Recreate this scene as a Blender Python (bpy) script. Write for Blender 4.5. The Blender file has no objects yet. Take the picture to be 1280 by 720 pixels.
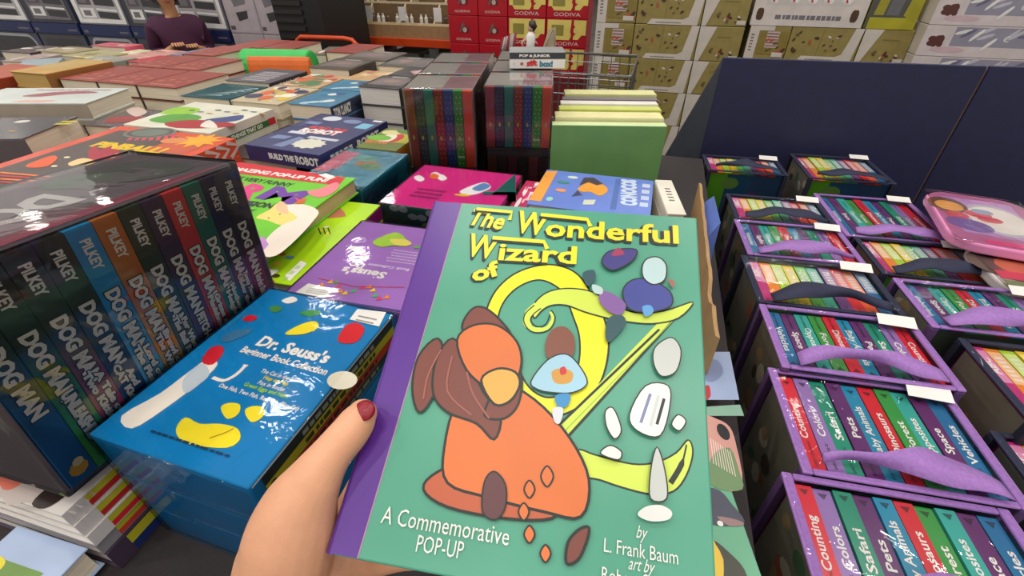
import bpy, math, random
from mathutils import Vector, Matrix

S = bpy.context.scene
COL = S.collection
# ------------------------------------------------------------------ camera
PITCH = math.radians(36.0)
CAM_Z = 1.5
FPX = 576.0
cd = bpy.data.cameras.new('camera')
cd.sensor_width = 36.0
cd.lens = FPX / 1280.0 * 36.0
cd.clip_start = 0.01
cd.clip_end = 60
cam = bpy.data.objects.new('camera', cd)
cam.location = (0, 0, CAM_Z)
cam.rotation_euler = (math.pi / 2 - PITCH, 0, 0)
COL.objects.link(cam)
S.camera = cam
# ------------------------------------------------------------------ world, exposure, lights
S.view_settings.view_transform = 'Standard'
S.view_settings.look = 'None'
S.view_settings.gamma = 1
S.view_settings.exposure = 0.0
w = bpy.data.worlds.new('ambient_fill')  # even ambient fill, added to reach in where side walls are absent
S.world = w
w.use_nodes = True
w.node_tree.nodes['Background'].inputs[0].default_value = (1.0, 0.95, 0.90, 1)
w.node_tree.nodes['Background'].inputs[1].default_value = 0.58
LIGHT_W = 46.0
LAMPS = [(x, y) for y in (-3.2, -0.6, 2.0, 4.8, 7.6) for x in (-6.6, -3.9, -1.25, 1.4, 4.1)] + \
        [(x, y) for y in (1.5, 5.0) for x in (-17.0, -13.5, -10.0)] + [(x, y) for y in (9.5, 12.5, 15.5, 18.5) for x in (-17, -13.6, -10.2, -6.8, -3.4, 0.0, 3.4, 6.8, 10.2)]

# ------------------------------------------------------------------ helpers
def lin(c):
    return tuple(((v / 255.0) / 12.92 if v / 255.0 <= 0.04045 else ((v / 255.0 + 0.055) / 1.055) ** 2.4) for v in c)

MATS = {}
def mat(c, rough=0.38, kind='ink', metal=0.0, coat=0.0, emit=0.0):
    key = (tuple(c), rough, kind, metal, coat, emit)
    if key in MATS:
        return MATS[key]
    m = bpy.data.materials.new(kind)
    m.use_nodes = True
    nt = m.node_tree
    b = nt.nodes['Principled BSDF']
    b.inputs['Roughness'].default_value = rough
    b.inputs['Metallic'].default_value = metal
    b.inputs['Coat Weight'].default_value = coat
    b.inputs['Coat Roughness'].default_value = 0.12
    L = lin(c)
    tc = nt.nodes.new('ShaderNodeTexCoord')
    nz = nt.nodes.new('ShaderNodeTexNoise')
    nt.links.new(tc.outputs['Object'], nz.inputs['Vector'])
    amt = 0.10
    if kind == 'paper':
        mp = nt.nodes.new('ShaderNodeMapping')
        mp.inputs['Scale'].default_value = (3, 3, 900)
        nt.links.new(tc.outputs['Object'], mp.inputs['Vector'])
        nt.links.new(mp.outputs['Vector'], nz.inputs['Vector'])
        nz.inputs['Scale'].default_value = 1.0
        amt = 0.22
    elif kind == 'concrete':
        nz.inputs['Scale'].default_value = 4
        nz.inputs['Detail'].default_value = 8
        amt = 0.4
    elif kind == 'fabric':
        nz.inputs['Scale'].default_value = 260
        amt = 0.14
    elif kind == 'skin':
        nz.inputs['Scale'].default_value = 28
        nz.inputs['Detail'].default_value = 5
        amt = 0.14
    elif kind == 'card':
        nz.inputs['Scale'].default_value = 30
        nz.inputs['Detail'].default_value = 6
        amt = 0.14
    else:
        nz.inputs['Scale'].default_value = 14
    rp = nt.nodes.new('ShaderNodeValToRGB')
    rp.color_ramp.elements[0].position = 0.3
    rp.color_ramp.elements[1].position = 0.7
    rp.color_ramp.elements[0].color = tuple(v * (1 - amt) for v in L) + (1,)
    rp.color_ramp.elements[1].color = tuple(min(1, v * (1 + amt * 0.5)) for v in L) + (1,)
    nt.links.new(nz.outputs['Fac'], rp.inputs['Fac'])
    nt.links.new(rp.outputs['Color'], b.inputs['Base Color'])
    if kind in ('fabric', 'skin'):
        bp = nt.nodes.new('ShaderNodeBump')
        bp.inputs['Strength'].default_value = 0.25
        bp.inputs['Distance'].default_value = 0.0008
        nz2 = nt.nodes.new('ShaderNodeTexNoise')
        nz2.inputs['Scale'].default_value = 420
        nt.links.new(tc.outputs['Object'], nz2.inputs['Vector'])
        nt.links.new(nz2.outputs['Fac'], bp.inputs['Height'])
        nt.links.new(bp.outputs['Normal'], b.inputs['Normal'])
    if kind == 'skin':
        b.inputs['Subsurface Weight'].default_value = 0.12
        b.inputs['Subsurface Radius'].default_value = (0.006, 0.002, 0.001)
    if emit:
        b.inputs['Emission Color'].default_value = L + (1,)
        b.inputs['Emission Strength'].default_value = emit
    MATS[key] = m
    return m

def gradmat(c1, c2, z1, z2, rough=0.35, axis=2):
    """colour gradient along one object axis"""
    m = bpy.data.materials.new('graded_colour')
    m.use_nodes = True
    nt = m.node_tree
    b = nt.nodes['Principled BSDF']
    b.inputs['Roughness'].default_value = rough
    tc = nt.nodes.new('ShaderNodeTexCoord')
    sp = nt.nodes.new('ShaderNodeSeparateXYZ')
    mr = nt.nodes.new('ShaderNodeMapRange')
    mr.inputs['From Min'].default_value = z1
    mr.inputs['From Max'].default_value = z2
    rp = nt.nodes.new('ShaderNodeValToRGB')
    rp.color_ramp.elements[0].color = lin(c1) + (1,)
    rp.color_ramp.elements[1].color = lin(c2) + (1,)
    nt.links.new(tc.outputs['Object'], sp.inputs[0])
    nt.links.new(sp.outputs[axis], mr.inputs['Value'])
    nt.links.new(mr.outputs[0], rp.inputs['Fac'])
    nt.links.new(rp.outputs['Color'], b.inputs['Base Color'])
    return m

def film(name, bump=0.35, scale=35.0, rough=0.06, gain=1.0, tint=(1, 1, 1), stretch=(1, 1, 1)):
    """clear shrink-wrap / vinyl: see-through sheet with a Fresnel gloss and wrinkles"""
    m = bpy.data.materials.new(name)
    m.use_nodes = True
    nt = m.node_tree
    nt.nodes.clear()
    out = nt.nodes.new('ShaderNodeOutputMaterial')
    mix = nt.nodes.new('ShaderNodeMixShader')
    tr = nt.nodes.new('ShaderNodeBsdfTransparent')
    tr.inputs[0].default_value = tuple(tint) + (1,)
    gl = nt.nodes.new('ShaderNodeBsdfGlossy')
    gl.inputs['Roughness'].default_value = rough
    fr = nt.nodes.new('ShaderNodeFresnel')
    fr.inputs['IOR'].default_value = 1.5
    mu = nt.nodes.new('ShaderNodeMath'); mu.operation = 'MULTIPLY'
    mu.inputs[1].default_value = gain; mu.use_clamp = True
    tc = nt.nodes.new('ShaderNodeTexCoord')
    mp = nt.nodes.new('ShaderNodeMapping'); mp.inputs['Scale'].default_value = stretch
    nz = nt.nodes.new('ShaderNodeTexNoise')
    nz.inputs['Scale'].default_value = scale
    nz.inputs['Detail'].default_value = 3
    nz.inputs['Distortion'].default_value = 1.2
    bp = nt.nodes.new('ShaderNodeBump')
    bp.inputs['Strength'].default_value = bump
    bp.inputs['Distance'].default_value = 0.004
    nt.links.new(tc.outputs['Object'], mp.inputs['Vector'])
    nt.links.new(mp.outputs['Vector'], nz.inputs['Vector'])
    nt.links.new(nz.outputs['Fac'], bp.inputs['Height'])
    nt.links.new(bp.outputs['Normal'], gl.inputs['Normal'])
    nt.links.new(bp.outputs['Normal'], fr.inputs['Normal'])
    nt.links.new(fr.outputs[0], mu.inputs[0])
    nt.links.new(mu.outputs[0], mix.inputs[0])
    nt.links.new(tr.outputs[0], mix.inputs[1])
    nt.links.new(gl.outputs[0], mix.inputs[2])
    nt.links.new(mix.outputs[0], out.inputs[0])
    return m

WRAP = film('shrink_wrap', 0.35, 30)
WRAP_FLAT = film('shrink_wrap_smooth', 0.16, 14, 0.05, 1.2)
VINYL = film('clear_vinyl', 0.5, 22, 0.06, 0.6)

CP, SP = math.cos(PITCH), math.sin(PITCH)
def ray(px, py):
    a = (px - 640) / FPX; b = (360 - py) / FPX
    return Vector((a, CP + SP * b, -SP + CP * b))
EYE = Vector((0, 0, CAM_Z))
def at(px, py, z):
    r = ray(px, py)
    return EYE + r * ((z - CAM_Z) / r.z)
def aty(px, py, Y):
    r = ray(px, py)
    return EYE + r * (Y / r.y)

class MB:
    def __init__(s):
        s.v = []; s.f = []; s.mi = []; s.mats = []
    def m(s, mt):
        if mt not in s.mats: s.mats.append(mt)
        return s.mats.index(mt)
    def add(s, vs, fs, mt):
        o = len(s.v); k = s.m(mt)
        s.v += [tuple(v) for v in vs]
        for f in fs:
            s.f.append([i + o for i in f]); s.mi.append(k)
    def box(s, x0, y0, z0, x1, y1, z1, mt, skip=''):
        vs = [(x0,y0,z0),(x1,y0,z0),(x1,y1,z0),(x0,y1,z0),(x0,y0,z1),(x1,y0,z1),(x1,y1,z1),(x0,y1,z1)]
        F = {'b':(0,3,2,1),'t':(4,5,6,7),'f':(0,1,5,4),'r':(1,2,6,5),'k':(2,3,7,6),'l':(3,0,4,7)}
        s.add(vs, [f for k, f in F.items() if k not in skip], mt)
    def tube(s, pts, r, mt, n=6, closed=False):
        pts = [Vector(p) for p in pts]; L = len(pts)
        rs = r if isinstance(r, (list, tuple)) else [r] * L
        vs = []; fs = []
        for i, p in enumerate(pts):
            a = pts[i - 1] if (i or closed) else p
            b = pts[(i + 1) % L] if (i < L - 1 or closed) else p
            d = (b - a).normalized()
            u = d.orthogonal().normalized() if i == 0 else (u - d * u.dot(d)).normalized()
            v = d.cross(u)
            for k in range(n):
                t = 2 * math.pi * k / n
                vs.append(p + (u * math.cos(t) + v * math.sin(t)) * rs[i])
        for i in range(L if closed else L - 1):
            j = (i + 1) % L
            for k in range(n):
                q = (k + 1) % n
                fs.append((i*n+k, i*n+q, j*n+q, j*n+k))
        if not closed:
            fs.append(tuple(range(n))[::-1]); fs.append(tuple((L-1)*n+k for k in range(n)))
        s.add(vs, fs, mt)
    def build(s, name, parent=None, bevel=0.0, smooth=False, segs=2):
        me = bpy.data.meshes.new(name)
        me.from_pydata(s.v, [], s.f)
        for mt in s.mats: me.materials.append(mt)
        me.polygons.foreach_set('material_index', s.mi)
        if smooth: me.polygons.foreach_set('use_smooth', [True] * len(s.f))
        me.update()
        o = bpy.data.objects.new(name, me)
        COL.objects.link(o)
        if parent: o.parent = parent
        if bevel:
            b = o.modifiers.new('bevel', 'BEVEL'); b.width = bevel; b.segments = segs
            b.limit_method = 'ANGLE'; b.angle_limit = math.radians(40)
        return o

def tag(o, label=None, cat=None, group=None, kind=None):
    if label: o['label'] = label
    if cat: o['category'] = cat
    if group: o['group'] = group
    if kind: o['kind'] = kind
    return o

def thing(name, label, cat, mtx, group=None):
    o = bpy.data.objects.new(name, None)
    o.empty_display_size = 0.05
    COL.objects.link(o)
    o.matrix_world = mtx
    tag(o, label, cat, group)
    return o

def frame_mtx(loc, yaw=0.0, tx=0.0, ty=0.0):
    return Matrix.Translation(loc) @ Matrix.Rotation(yaw, 4, 'Z') @ Matrix.Rotation(tx, 4, 'X') @ Matrix.Rotation(ty, 4, 'Y')

_tx = {}
def glyphs(s, bold):
    k = (s, bold)
    if k not in _tx:
        c = bpy.data.curves.new('t', 'FONT')
        c.body = s; c.size = 1.0; c.resolution_u = 2; c.offset = bold
        c.align_x = 'CENTER'; c.align_y = 'CENTER'
        o = bpy.data.objects.new('t', c)
        me = o.to_mesh()
        vs = [(v.co.x, v.co.y) for v in me.vertices]
        fs = [tuple(p.vertices) for p in me.polygons]
        o.to_mesh_clear()
        bpy.data.objects.remove(o); bpy.data.curves.remove(c)
        xs = [v[0] for v in vs] or [0]; ys = [v[1] for v in vs] or [0]
        cx = (min(xs) + max(xs)) / 2; cy = (min(ys) + max(ys)) / 2
        _tx[k] = ([(a - cx, b - cy) for a, b in vs], fs, max(xs) - min(xs), max(ys) - min(ys))
    return _tx[k]

class Face:
    """a flat printable face in an object's own space"""
    def __init__(s, mb, mtx, O, U, V):
        s.mb = mb; s.mtx = mtx
        s.O = Vector(O); s.U = Vector(U).normalized(); s.V = Vector(V).normalized()
        s.N = s.U.cross(s.V); s.h = 0.0003
    def p(s, u, v, h=None):
        return s.O + s.U * u + s.V * v + s.N * (s.h if h is None else h)
    def up(s, d=0.00003):
        s.h += d; return s
    def pix(s, px, py):
        inv = s.mtx.inverted()
        e = inv @ EYE; d = (inv.to_3x3() @ ray(px, py))
        t = (s.O - e).dot(s.N) / d.dot(s.N)
        q = e + d * t - s.O
        return (q.dot(s.U), q.dot(s.V))
    def poly(s, pts, mt, px=False):
        if px: pts = [s.pix(*p) for p in pts]
        s.up()
        s.mb.add([s.p(*q) for q in pts], [tuple(range(len(pts)))], mt)
    def rect(s, u0, v0, u1, v1, mt):
        s.poly([(u0, v0), (u1, v0), (u1, v1), (u0, v1)], mt)
    def ell(s, u, v, a, b, mt, ang=0, n=18):
        c, d = math.cos(ang), math.sin(ang)
        s.poly([(u + a*math.cos(t)*c - b*math.sin(t)*d, v + a*math.cos(t)*d + b*math.sin(t)*c)
                for t in [2*math.pi*k/n for k in range(n)]], mt)
    def stroke(s, pts, wd, mt, px=False, closed=False):
        """flat line of varying width; px=True takes points traced on this face"""
        if px: pts = [s.pix(*p) for p in pts]
        pts = [Vector(p) for p in pts]; L = len(pts)
        ws = wd if isinstance(wd, (list, tuple)) else [wd] * L
        s.up(); vs = []; fs = []
        for i, p in enumerate(pts):
            a = pts[i - 1] if (i or closed) else p
            b = pts[(i + 1) % L] if (i < L - 1 or closed) else p
            d = (b - a).normalized(); n = Vector((-d.y, d.x)) * ws[i] * 0.5
            vs.append(s.p(*(p + n))); vs.append(s.p(*(p - n)))
        for i in range(L if closed else L - 1):
            j = (i + 1) % L
            fs.append((2*i, 2*i+1, 2*j+1, 2*j))
        s.mb.add(vs, fs, mt)
    def text(s, st, u, v, size, mt, ang=0, bold=0.02, sx=1.0, width=None, outline=None, ow=0.05, shear=0, px=False):
        """size = cap height of the line; width squeezes the line to a length"""
        if px: u, v = s.pix(u, v)
        vs, fs, wd, ht = glyphs(st, bold)
        k = size / 0.72
        kx = k * sx
        if width: kx = width / wd
        c, d = math.cos(ang), math.sin(ang)
        if outline:
            s.up()
            ov, of, _, _ = glyphs(st, bold + ow)
            s.mb.add([s.p(u + (a*kx + b*k*shear)*c - b*k*d, v + (a*kx + b*k*shear)*d + b*k*c) for a, b in ov], of, outline)
        s.up()
        s.mb.add([s.p(u + (a*kx + b*k*shear)*c - b*k*d, v + (a*kx + b*k*shear)*d + b*k*c) for a, b in vs], fs, mt)
    def scribble(s, u0, v0, u1, v1, mt, rows=3, seed=0, fill=0.55):
        """lines of print too small to read"""
        rd = random.Random(seed); s.up()
        rh = (v1 - v0) / rows
        for r in range(rows):
            x = u0 + rd.random() * 0.1 * (u1 - u0)
            y = v0 + r * rh
            while x < u1:
                wd = (u1 - u0) * rd.uniform(0.03, 0.09)
                s.mb.add([s.p(x, y), s.p(min(u1, x + wd), y), s.p(min(u1, x + wd), y + rh*fill), s.p(x, y + rh*fill)], [(0,1,2,3)], mt)
                x += wd * 1.3

def smooth_pts(pts, n=4, closed=False):
    out = []; L = len(pts)
    for i in range(L if closed else L - 1):
        P = [Vector(pts[(i + k) % L] if closed else pts[max(0, min(L - 1, i + k))]) for k in (-1, 0, 1, 2)]
        for j in range(n):
            t = j / n
            out.append(tuple(0.5 * ((2*P[1]) + (P[2]-P[0])*t + (2*P[0]-5*P[1]+4*P[2]-P[3])*t*t + (3*P[1]-P[0]-3*P[2]+P[3])*t**3)))
    if not closed: out.append(tuple(pts[-1]))
    return out

WHITE = mat((235, 232, 228)); BLACK = mat((22, 20, 24)); PAPER = mat((240, 228, 204), 0.8, 'paper')
PAPERW = mat((236, 230, 222), 0.8, 'paper')
YEL = mat((240, 222, 40))

def dup_tree(root, loc):
    r = root.copy(); COL.objects.link(r)
    r.matrix_world = Matrix.Translation(loc) @ root.matrix_world
    for ch in list(root.children):
        if ch.name.startswith(('cover_print', 'spine_print')): continue
        c = ch.copy(); COL.objects.link(c); c.parent = r
    return r

TABLE_Z = 0.98
ORD = ['second', 'third', 'fourth', 'fifth', 'sixth', 'seventh', 'eighth']
STACK_N = [0]
def book(name, label, cat, A, B, L, z, T, cover, art=None, spine='R', spine_col=None, spine_art=None, style='hard',
         W=None, pages=None, copies=None, wrap=None, group=None, back_px=None, tilt=0.0, side_art=None):
    """A, B: the two ends of the near top edge as (px, py) seen from the eye on the plane z, or world x, y"""
    if A[0] == 'uv':                 # stands square to the table at (across, along)
        a = uv(A[1], A[2], z); b = a + UA * W
        b = a + Matrix.Rotation(B or 0, 3, 'Z') @ (UA * W)
    else:
        a = at(A[0], A[1], z); b = at(B[0], B[1], z)
    if copies is None:
        nst = max(1, int(round((z - TABLE_Z) / T)))
        T = (z - TABLE_Z) / nst - 0.0002
        copies = nst - 1
    u = b - a; yaw = math.atan2(u.y, u.x)
    if W is None: W = u.length
    mtx = Matrix.Translation((a.x, a.y, z - T)) @ Matrix.Rotation(yaw, 4, 'Z') @ Matrix.Rotation(tilt, 4, 'X')
    zlow = z - T - 0.0001 if copies == 0 else TABLE_Z
    e_ = .0032 if wrap else 0
    mx_ = mtx @ Matrix.Translation((-e_, -e_, 0))
    ft = fit_in(mx_, W + 2 * e_, L + 2 * e_, zlow, z)
    if ft is None:
        print('NO ROOM', label); return None
    if ft[0] > 0.0002: print('TRIM', label, [round(v, 3) for v in ft], W, L)
    mtx = mtx @ Matrix.Translation((ft[1], ft[2], 0)); W, L = ft[3] - 2 * e_, ft[4] - 2 * e_
    claim(rect_pts(mtx, W + 2 * e_, L + 2 * e_, -e_, -e_), zlow, z)
    if wrap: T -= .0016
    root = thing(name, label, cat, mtx, group)
    spine_col = spine_col or cover
    pages = pages or PAPER
    if style == 'hard':
        t = min(0.0028, T * 0.15); e = 0.0035
        mb = MB()
        mb.box(0, 0, T - t, W, L, T, cover); mb.box(0, 0, 0, W, L, t, cover)
        if spine == 'R': mb.box(W - t, 0, t, W + 0.0005, L, T - t, spine_col); pg = (e, e, W - t, L - e)
        if spine == 'L': mb.box(-0.0005, 0, t, t, L, T - t, spine_col); pg = (t, e, W - e, L - e)
        if spine == 'F': mb.box(0, -0.0005, t, W, t, T - t, spine_col); pg = (e, t, W - e, L - e)
        if spine == 'K': mb.box(0, L - t, t, W, L + 0.0005, T - t, spine_col); pg = (e, e, W - e, L - t)
        mb.build('cover', root, 0.0007, segs=1)
        mb = MB(); mb.box(pg[0], pg[1], t, pg[2], pg[3], T - t, pages)
        mb.build('pages', root)
    elif style == 'case':
        mb = MB(); mb.box(0, 0, 0, W, L, T, cover); mb.build('case', root, 0.001, segs=1)
    if art:
        mb = MB(); art(Face(mb, mtx, (0, 0, T), (1, 0, 0), (0, 1, 0)), W, L)
        mb.build('cover_print', root)
    if spine_art:
        mb = MB()
        fc = {'R': Face(mb, mtx, (W + .0006, 0, 0), (0, 1, 0), (0, 0, 1)), 'F': Face(mb, mtx, (0, -.0006, 0), (1, 0, 0), (0, 0, 1)),
              'L': Face(mb, mtx, (-.0006, L, 0), (0, -1, 0), (0, 0, 1))}[spine]
        spine_art(fc, W if spine == 'F' else L, T)
        mb.build('spine_print', root)
    if side_art:
        mb = MB(); side_art(Face(mb, mtx, (0, -.0006, 0), (1, 0, 0), (0, 0, 1)), W, T); mb.build('spine_print', root)
    if wrap:
        mb = MB(); e = 0.003; mb.box(-e, -e, 0.0004, W + e, L + e, T + .0012, wrap)
        tag(mb.build('shrink_wrap', root, 0.002, segs=2), 'clear glossy shrink wrap')
    # copies of the book down to the table
    if copies:
        gap = (z - T - (.0016 if wrap else 0) - TABLE_Z) / copies
        for k in range(copies):
            c = dup_tree(root, (0, 0, -gap * (k + 1)))
            c['label'] = ' '.join((ORD[min(k, 6)] + ' copy down under the ' + label).split()[:16])
            c['group'] = 'books piled on the sale table'
        root['group'] = root.get('group', 'books piled on the sale table')
    return root, mtx, W, L, T

FOOT = []
def rect_pts(m, W, L, x0=0.0, y0=0.0):
    return [(m @ Vector(p)).xy.copy() for p in ((x0, y0, 0), (x0 + W, y0, 0), (x0 + W, y0 + L, 0), (x0, y0 + L, 0))]
def hit(P, Q, mg=0.0012):
    for R_a in (P, Q):
        for i in range(2):
            ax = (R_a[i + 1] - R_a[i]).normalized()
            a = [p.dot(ax) for p in P]; b = [p.dot(ax) for p in Q]
            if max(a) + mg <= min(b) or max(b) + mg <= min(a): return False
    return True
def is_clear(pts, z0, z1):
    return not any(z0 < q[2] - .0004 and q[1] < z1 - .0004 and hit(pts, q[0]) for q in FOOT)
def claim(pts, z0, z1): FOOT.append((pts, z0, z1))
def fit_in(m, W, L, z0, z1):
    """trim the far or hidden sides of a footprint until it touches nothing already placed"""
    best = None
    for i in range(14):
        for j in range(14):
            for s in ((0, 0), (1, 0), (0, 1), (1, 1)):
                cw, cl = W * .045 * i, L * .045 * j
                cost = cw * L + cl * W + (.0001 if s != (0, 0) else 0)
                if best and cost >= best[0]: continue
                x0 = cw if s[0] else 0; y0 = cl if s[1] else 0
                if is_clear(rect_pts(m, W - cw, L - cl, x0, y0), z0, z1): best = (cost, x0, y0, W - cw, L - cl)
    return best
def rand_art(seed, cols, n=9, words=None, wc=None):
    def f(fc, W, L):
        rd = random.Random(seed)
        ms = [mat(c) for c in cols]
        for i in range(n):
            a = rd.uniform(0.05, 0.18) * W; b = rd.uniform(0.05, 0.18) * L
            fc.ell(rd.uniform(a, W - a), rd.uniform(b, L - b), a, b, rd.choice(ms), 0, 12)
            if rd.random() < .6:
                x = rd.uniform(.05, .7) * W; y = rd.uniform(.05, .8) * L
                fc.rect(x, y, x + rd.uniform(.08, .26) * W, y + rd.uniform(.02, .07) * L, rd.choice(ms))
        if words: fc.text(words, W / 2, L * .75, L * .09, wc or WHITE, width=W * .8)
    return f
# ------------------------------------------------------------------ the setting
YAW = math.radians(-16.0)
UA = Vector((math.cos(YAW), math.sin(YAW), 0)); VA = Vector((-math.sin(YAW), math.cos(YAW), 0))
def uv(u, v, z=0.0):
    return UA * u + VA * v + Vector((0, 0, z))

mb = MB(); mb.box(-22, -7, -0.1, 16, 24, 0, mat((120, 116, 110), 0.35, 'concrete'))
tag(mb.build('floor'), 'grey polished concrete warehouse floor', kind='structure')
mb = MB(); mb.box(-22, -7, 8.0, 16, 24, 8.1, mat((150, 148, 144), 0.8, 'concrete'))
tag(mb.build('ceiling'), 'pale warehouse ceiling', kind='structure')
mb = MB(); mb.box(-22, 23.9, 0, 16, 24, 8.0, mat((70, 66, 66), 0.8, 'concrete'))
tag(mb.build('wall_back'), 'dark far wall of the warehouse', kind='structure')
for i, (x, y) in enumerate(LAMPS):
    ld = bpy.data.lights.new('lamp', 'AREA'); ld.shape = 'DISK'; ld.size = 0.5
    ld.energy = LIGHT_W * (0.45 if y > 4 else 1.0); ld.color = (1.0, 0.95, 0.88)
    lo = bpy.data.objects.new('ceiling_lamp', ld); lo.location = (x + 0.35 * math.sin(i * 2.1), y, 6.6)
    COL.objects.link(lo)

# the sale table: a deep board on legs under a dark cloth
mb = MB()
tm = Matrix.Rotation(YAW, 4, 'Z')
TU0, TU1, TV0, TV1 = -3.9, 0.186, -0.02, 1.51
mb.box(TU0, TV0, TABLE_Z - 0.04, TU1, TV1, TABLE_Z, mat((44, 38, 40), 0.7, 'fabric'))
tb = thing('sale_table', 'wide sale table under the piles of books', 'table', tm)
mb.build('table_top', tb)
mb = MB()
dk = mat((30, 27, 30), 0.85, 'fabric')
mb.box(TU0 + .03, TV0 + .03, 0.02, TU1 - .02, TV0 + .035, TABLE_Z - .04, dk)
mb.box(TU1 - .025, TV0 + .03, 0.02, TU1 - .02, TV1 - .03, TABLE_Z - .04, dk)
mb.box(TU0 + .03, TV1 - .035, 0.02, TU1 - .02, TV1 - .03, TABLE_Z - .04, dk)
mb.box(TU0 + .03, TV0 + .03, 0.02, TU0 + .035, TV1 - .03, TABLE_Z - .04, dk)
mb.build('table_skirt', tb)
for u in (TU0 + .1, TU1 - .1):
    for v in (TV0 + .1, TV1 - .1):
        mb = MB(); mb.box(u - .03, v - .03, 0, u + .03, v + .03, TABLE_Z - .04, mat((90, 90, 92), 0.4, 'steel'))
        mb.build('leg', tb)

m2_ = tm
tb2 = thing('sale_table', 'second sale table joining the first at the back left', 'table', tm)
mb = MB(); mb.box(TU0, TV1 + .004, TABLE_Z - .04, -.745, 2.62, TABLE_Z, mat((44, 38, 40), 0.7, 'fabric')); mb.build('table_top', tb2)
mb = MB(); mb.box(TU0 + .03, 2.58, .02, -.76, 2.59, TABLE_Z - .04, dk); mb.box(-.77, TV1 + .03, .02, -.76, 2.57, TABLE_Z - .04, dk); mb.build('table_skirt', tb2)
for u in (TU0 + .1, -.86):
    for v in (TV1 + .1, 2.5):
        mb = MB(); mb.box(u - .03, v - .03, 0, u + .03, v + .03, TABLE_Z - .04, mat((90, 90, 92), 0.4, 'steel')); mb.build('leg', tb2)

# ------------------------------------------------------------------ far displays stand on vertical planes turned like the table
class Wall:
    def __init__(s, px, py, Y, yaw=YAW):
        s.P = aty(px, py, Y); s.d = Vector((math.cos(yaw), math.sin(yaw), 0)); s.n = Vector((-math.sin(yaw), math.cos(yaw), 0)); s.yaw = yaw
    def sz(s, px, py):
        r = ray(px, py); t = (s.P - EYE).dot(s.n) / r.dot(s.n); q = EYE + r * t
        return ((q - s.P).dot(s.d), q.z)
    def mtx(s, sx, z, back=0.0):
        q = s.P + s.d * sx + s.n * back
        return Matrix.Translation((q.x, q.y, z)) @ Matrix.Rotation(s.yaw, 4, 'Z')

def carton(name, label, cat, wl, s0, z0, s1, z1, depth, colr, art=None, group=None, back=0.0, parts=None, g=0.002, side_art=None):
    m = wl.mtx(s0 + g, z0, back)
    r = thing(name, label, cat, m, group)
    W, H = s1 - s0 - 2 * g, z1 - z0 - g
    mb = MB(); mb.box(0, 0, 0, W, depth, H, colr); mb.build('carton_body', r, 0.003, segs=1)
    if art:
        mb = MB(); f = Face(mb, m, (0, -0.0005, 0), (1, 0, 0), (0, 0, 1)); f.h = 0.0008; f.up(.0004)
        art(f, W, H); mb.build('box_print', r)
    if parts: parts(r, W, H)
    return r

# ---- left: pallets of boxed storage carts
WL = Wall(100, 30, 4.3)
def px_s(wl, x, y=34): return wl.sz(x, y)[0]
def px_z(wl, x, y): return wl.sz(x, y)[1]
zb = px_z(WL, 100, 43)     # foot of the blue band
zt = px_z(WL, 100, 30)
GREY = mat((176, 172, 176)); DG = mat((60, 58, 62)); NAVY = mat((34, 44, 88)); MG = mat((118, 114, 120))
PINKG = mat((182, 170, 176)); PURG = mat((92, 80, 88)); SLATE = mat((72, 76, 96))
def drawer_art(dark, seed):
    def f(fc, W, H):
        a = DG if dark else WHITE
        fc.rect(0.02 * W, 0.03 * H, .98 * W, .97 * H, a)
        fc.rect(.10 * W, .06 * H if dark else .1 * H, .92 * W, .95 * H, MG if dark else GREY)
        for i in range(4):
            y = .12 * H + i * .21 * H
            fc.poly([(.48 * W, y), (.88 * W, y - .02 * H), (.88 * W, y + .09 * H), (.48 * W, y + .11 * H)], DG)
            fc.poly([(.48 * W, y + .13 * H), (.88 * W, y + .11 * H), (.88 * W, y + .14 * H), (.48 * W, y + .16 * H)], WHITE)
        for j in range(4):
            fc.rect(.14 * W, .12 * H + j * .21 * H, .42 * W, .28 * H + j * .21 * H, PURG if j % 2 else WHITE)
            fc.rect(.19 * W, .15 * H + j * .21 * H, .34 * W, .24 * H + j * .21 * H, MG)
    return f
cols = [(-34, 38, 0), (40, 96, 1), (100, 160, 0), (162, 214, 1), (222, 283, 0)]
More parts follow.
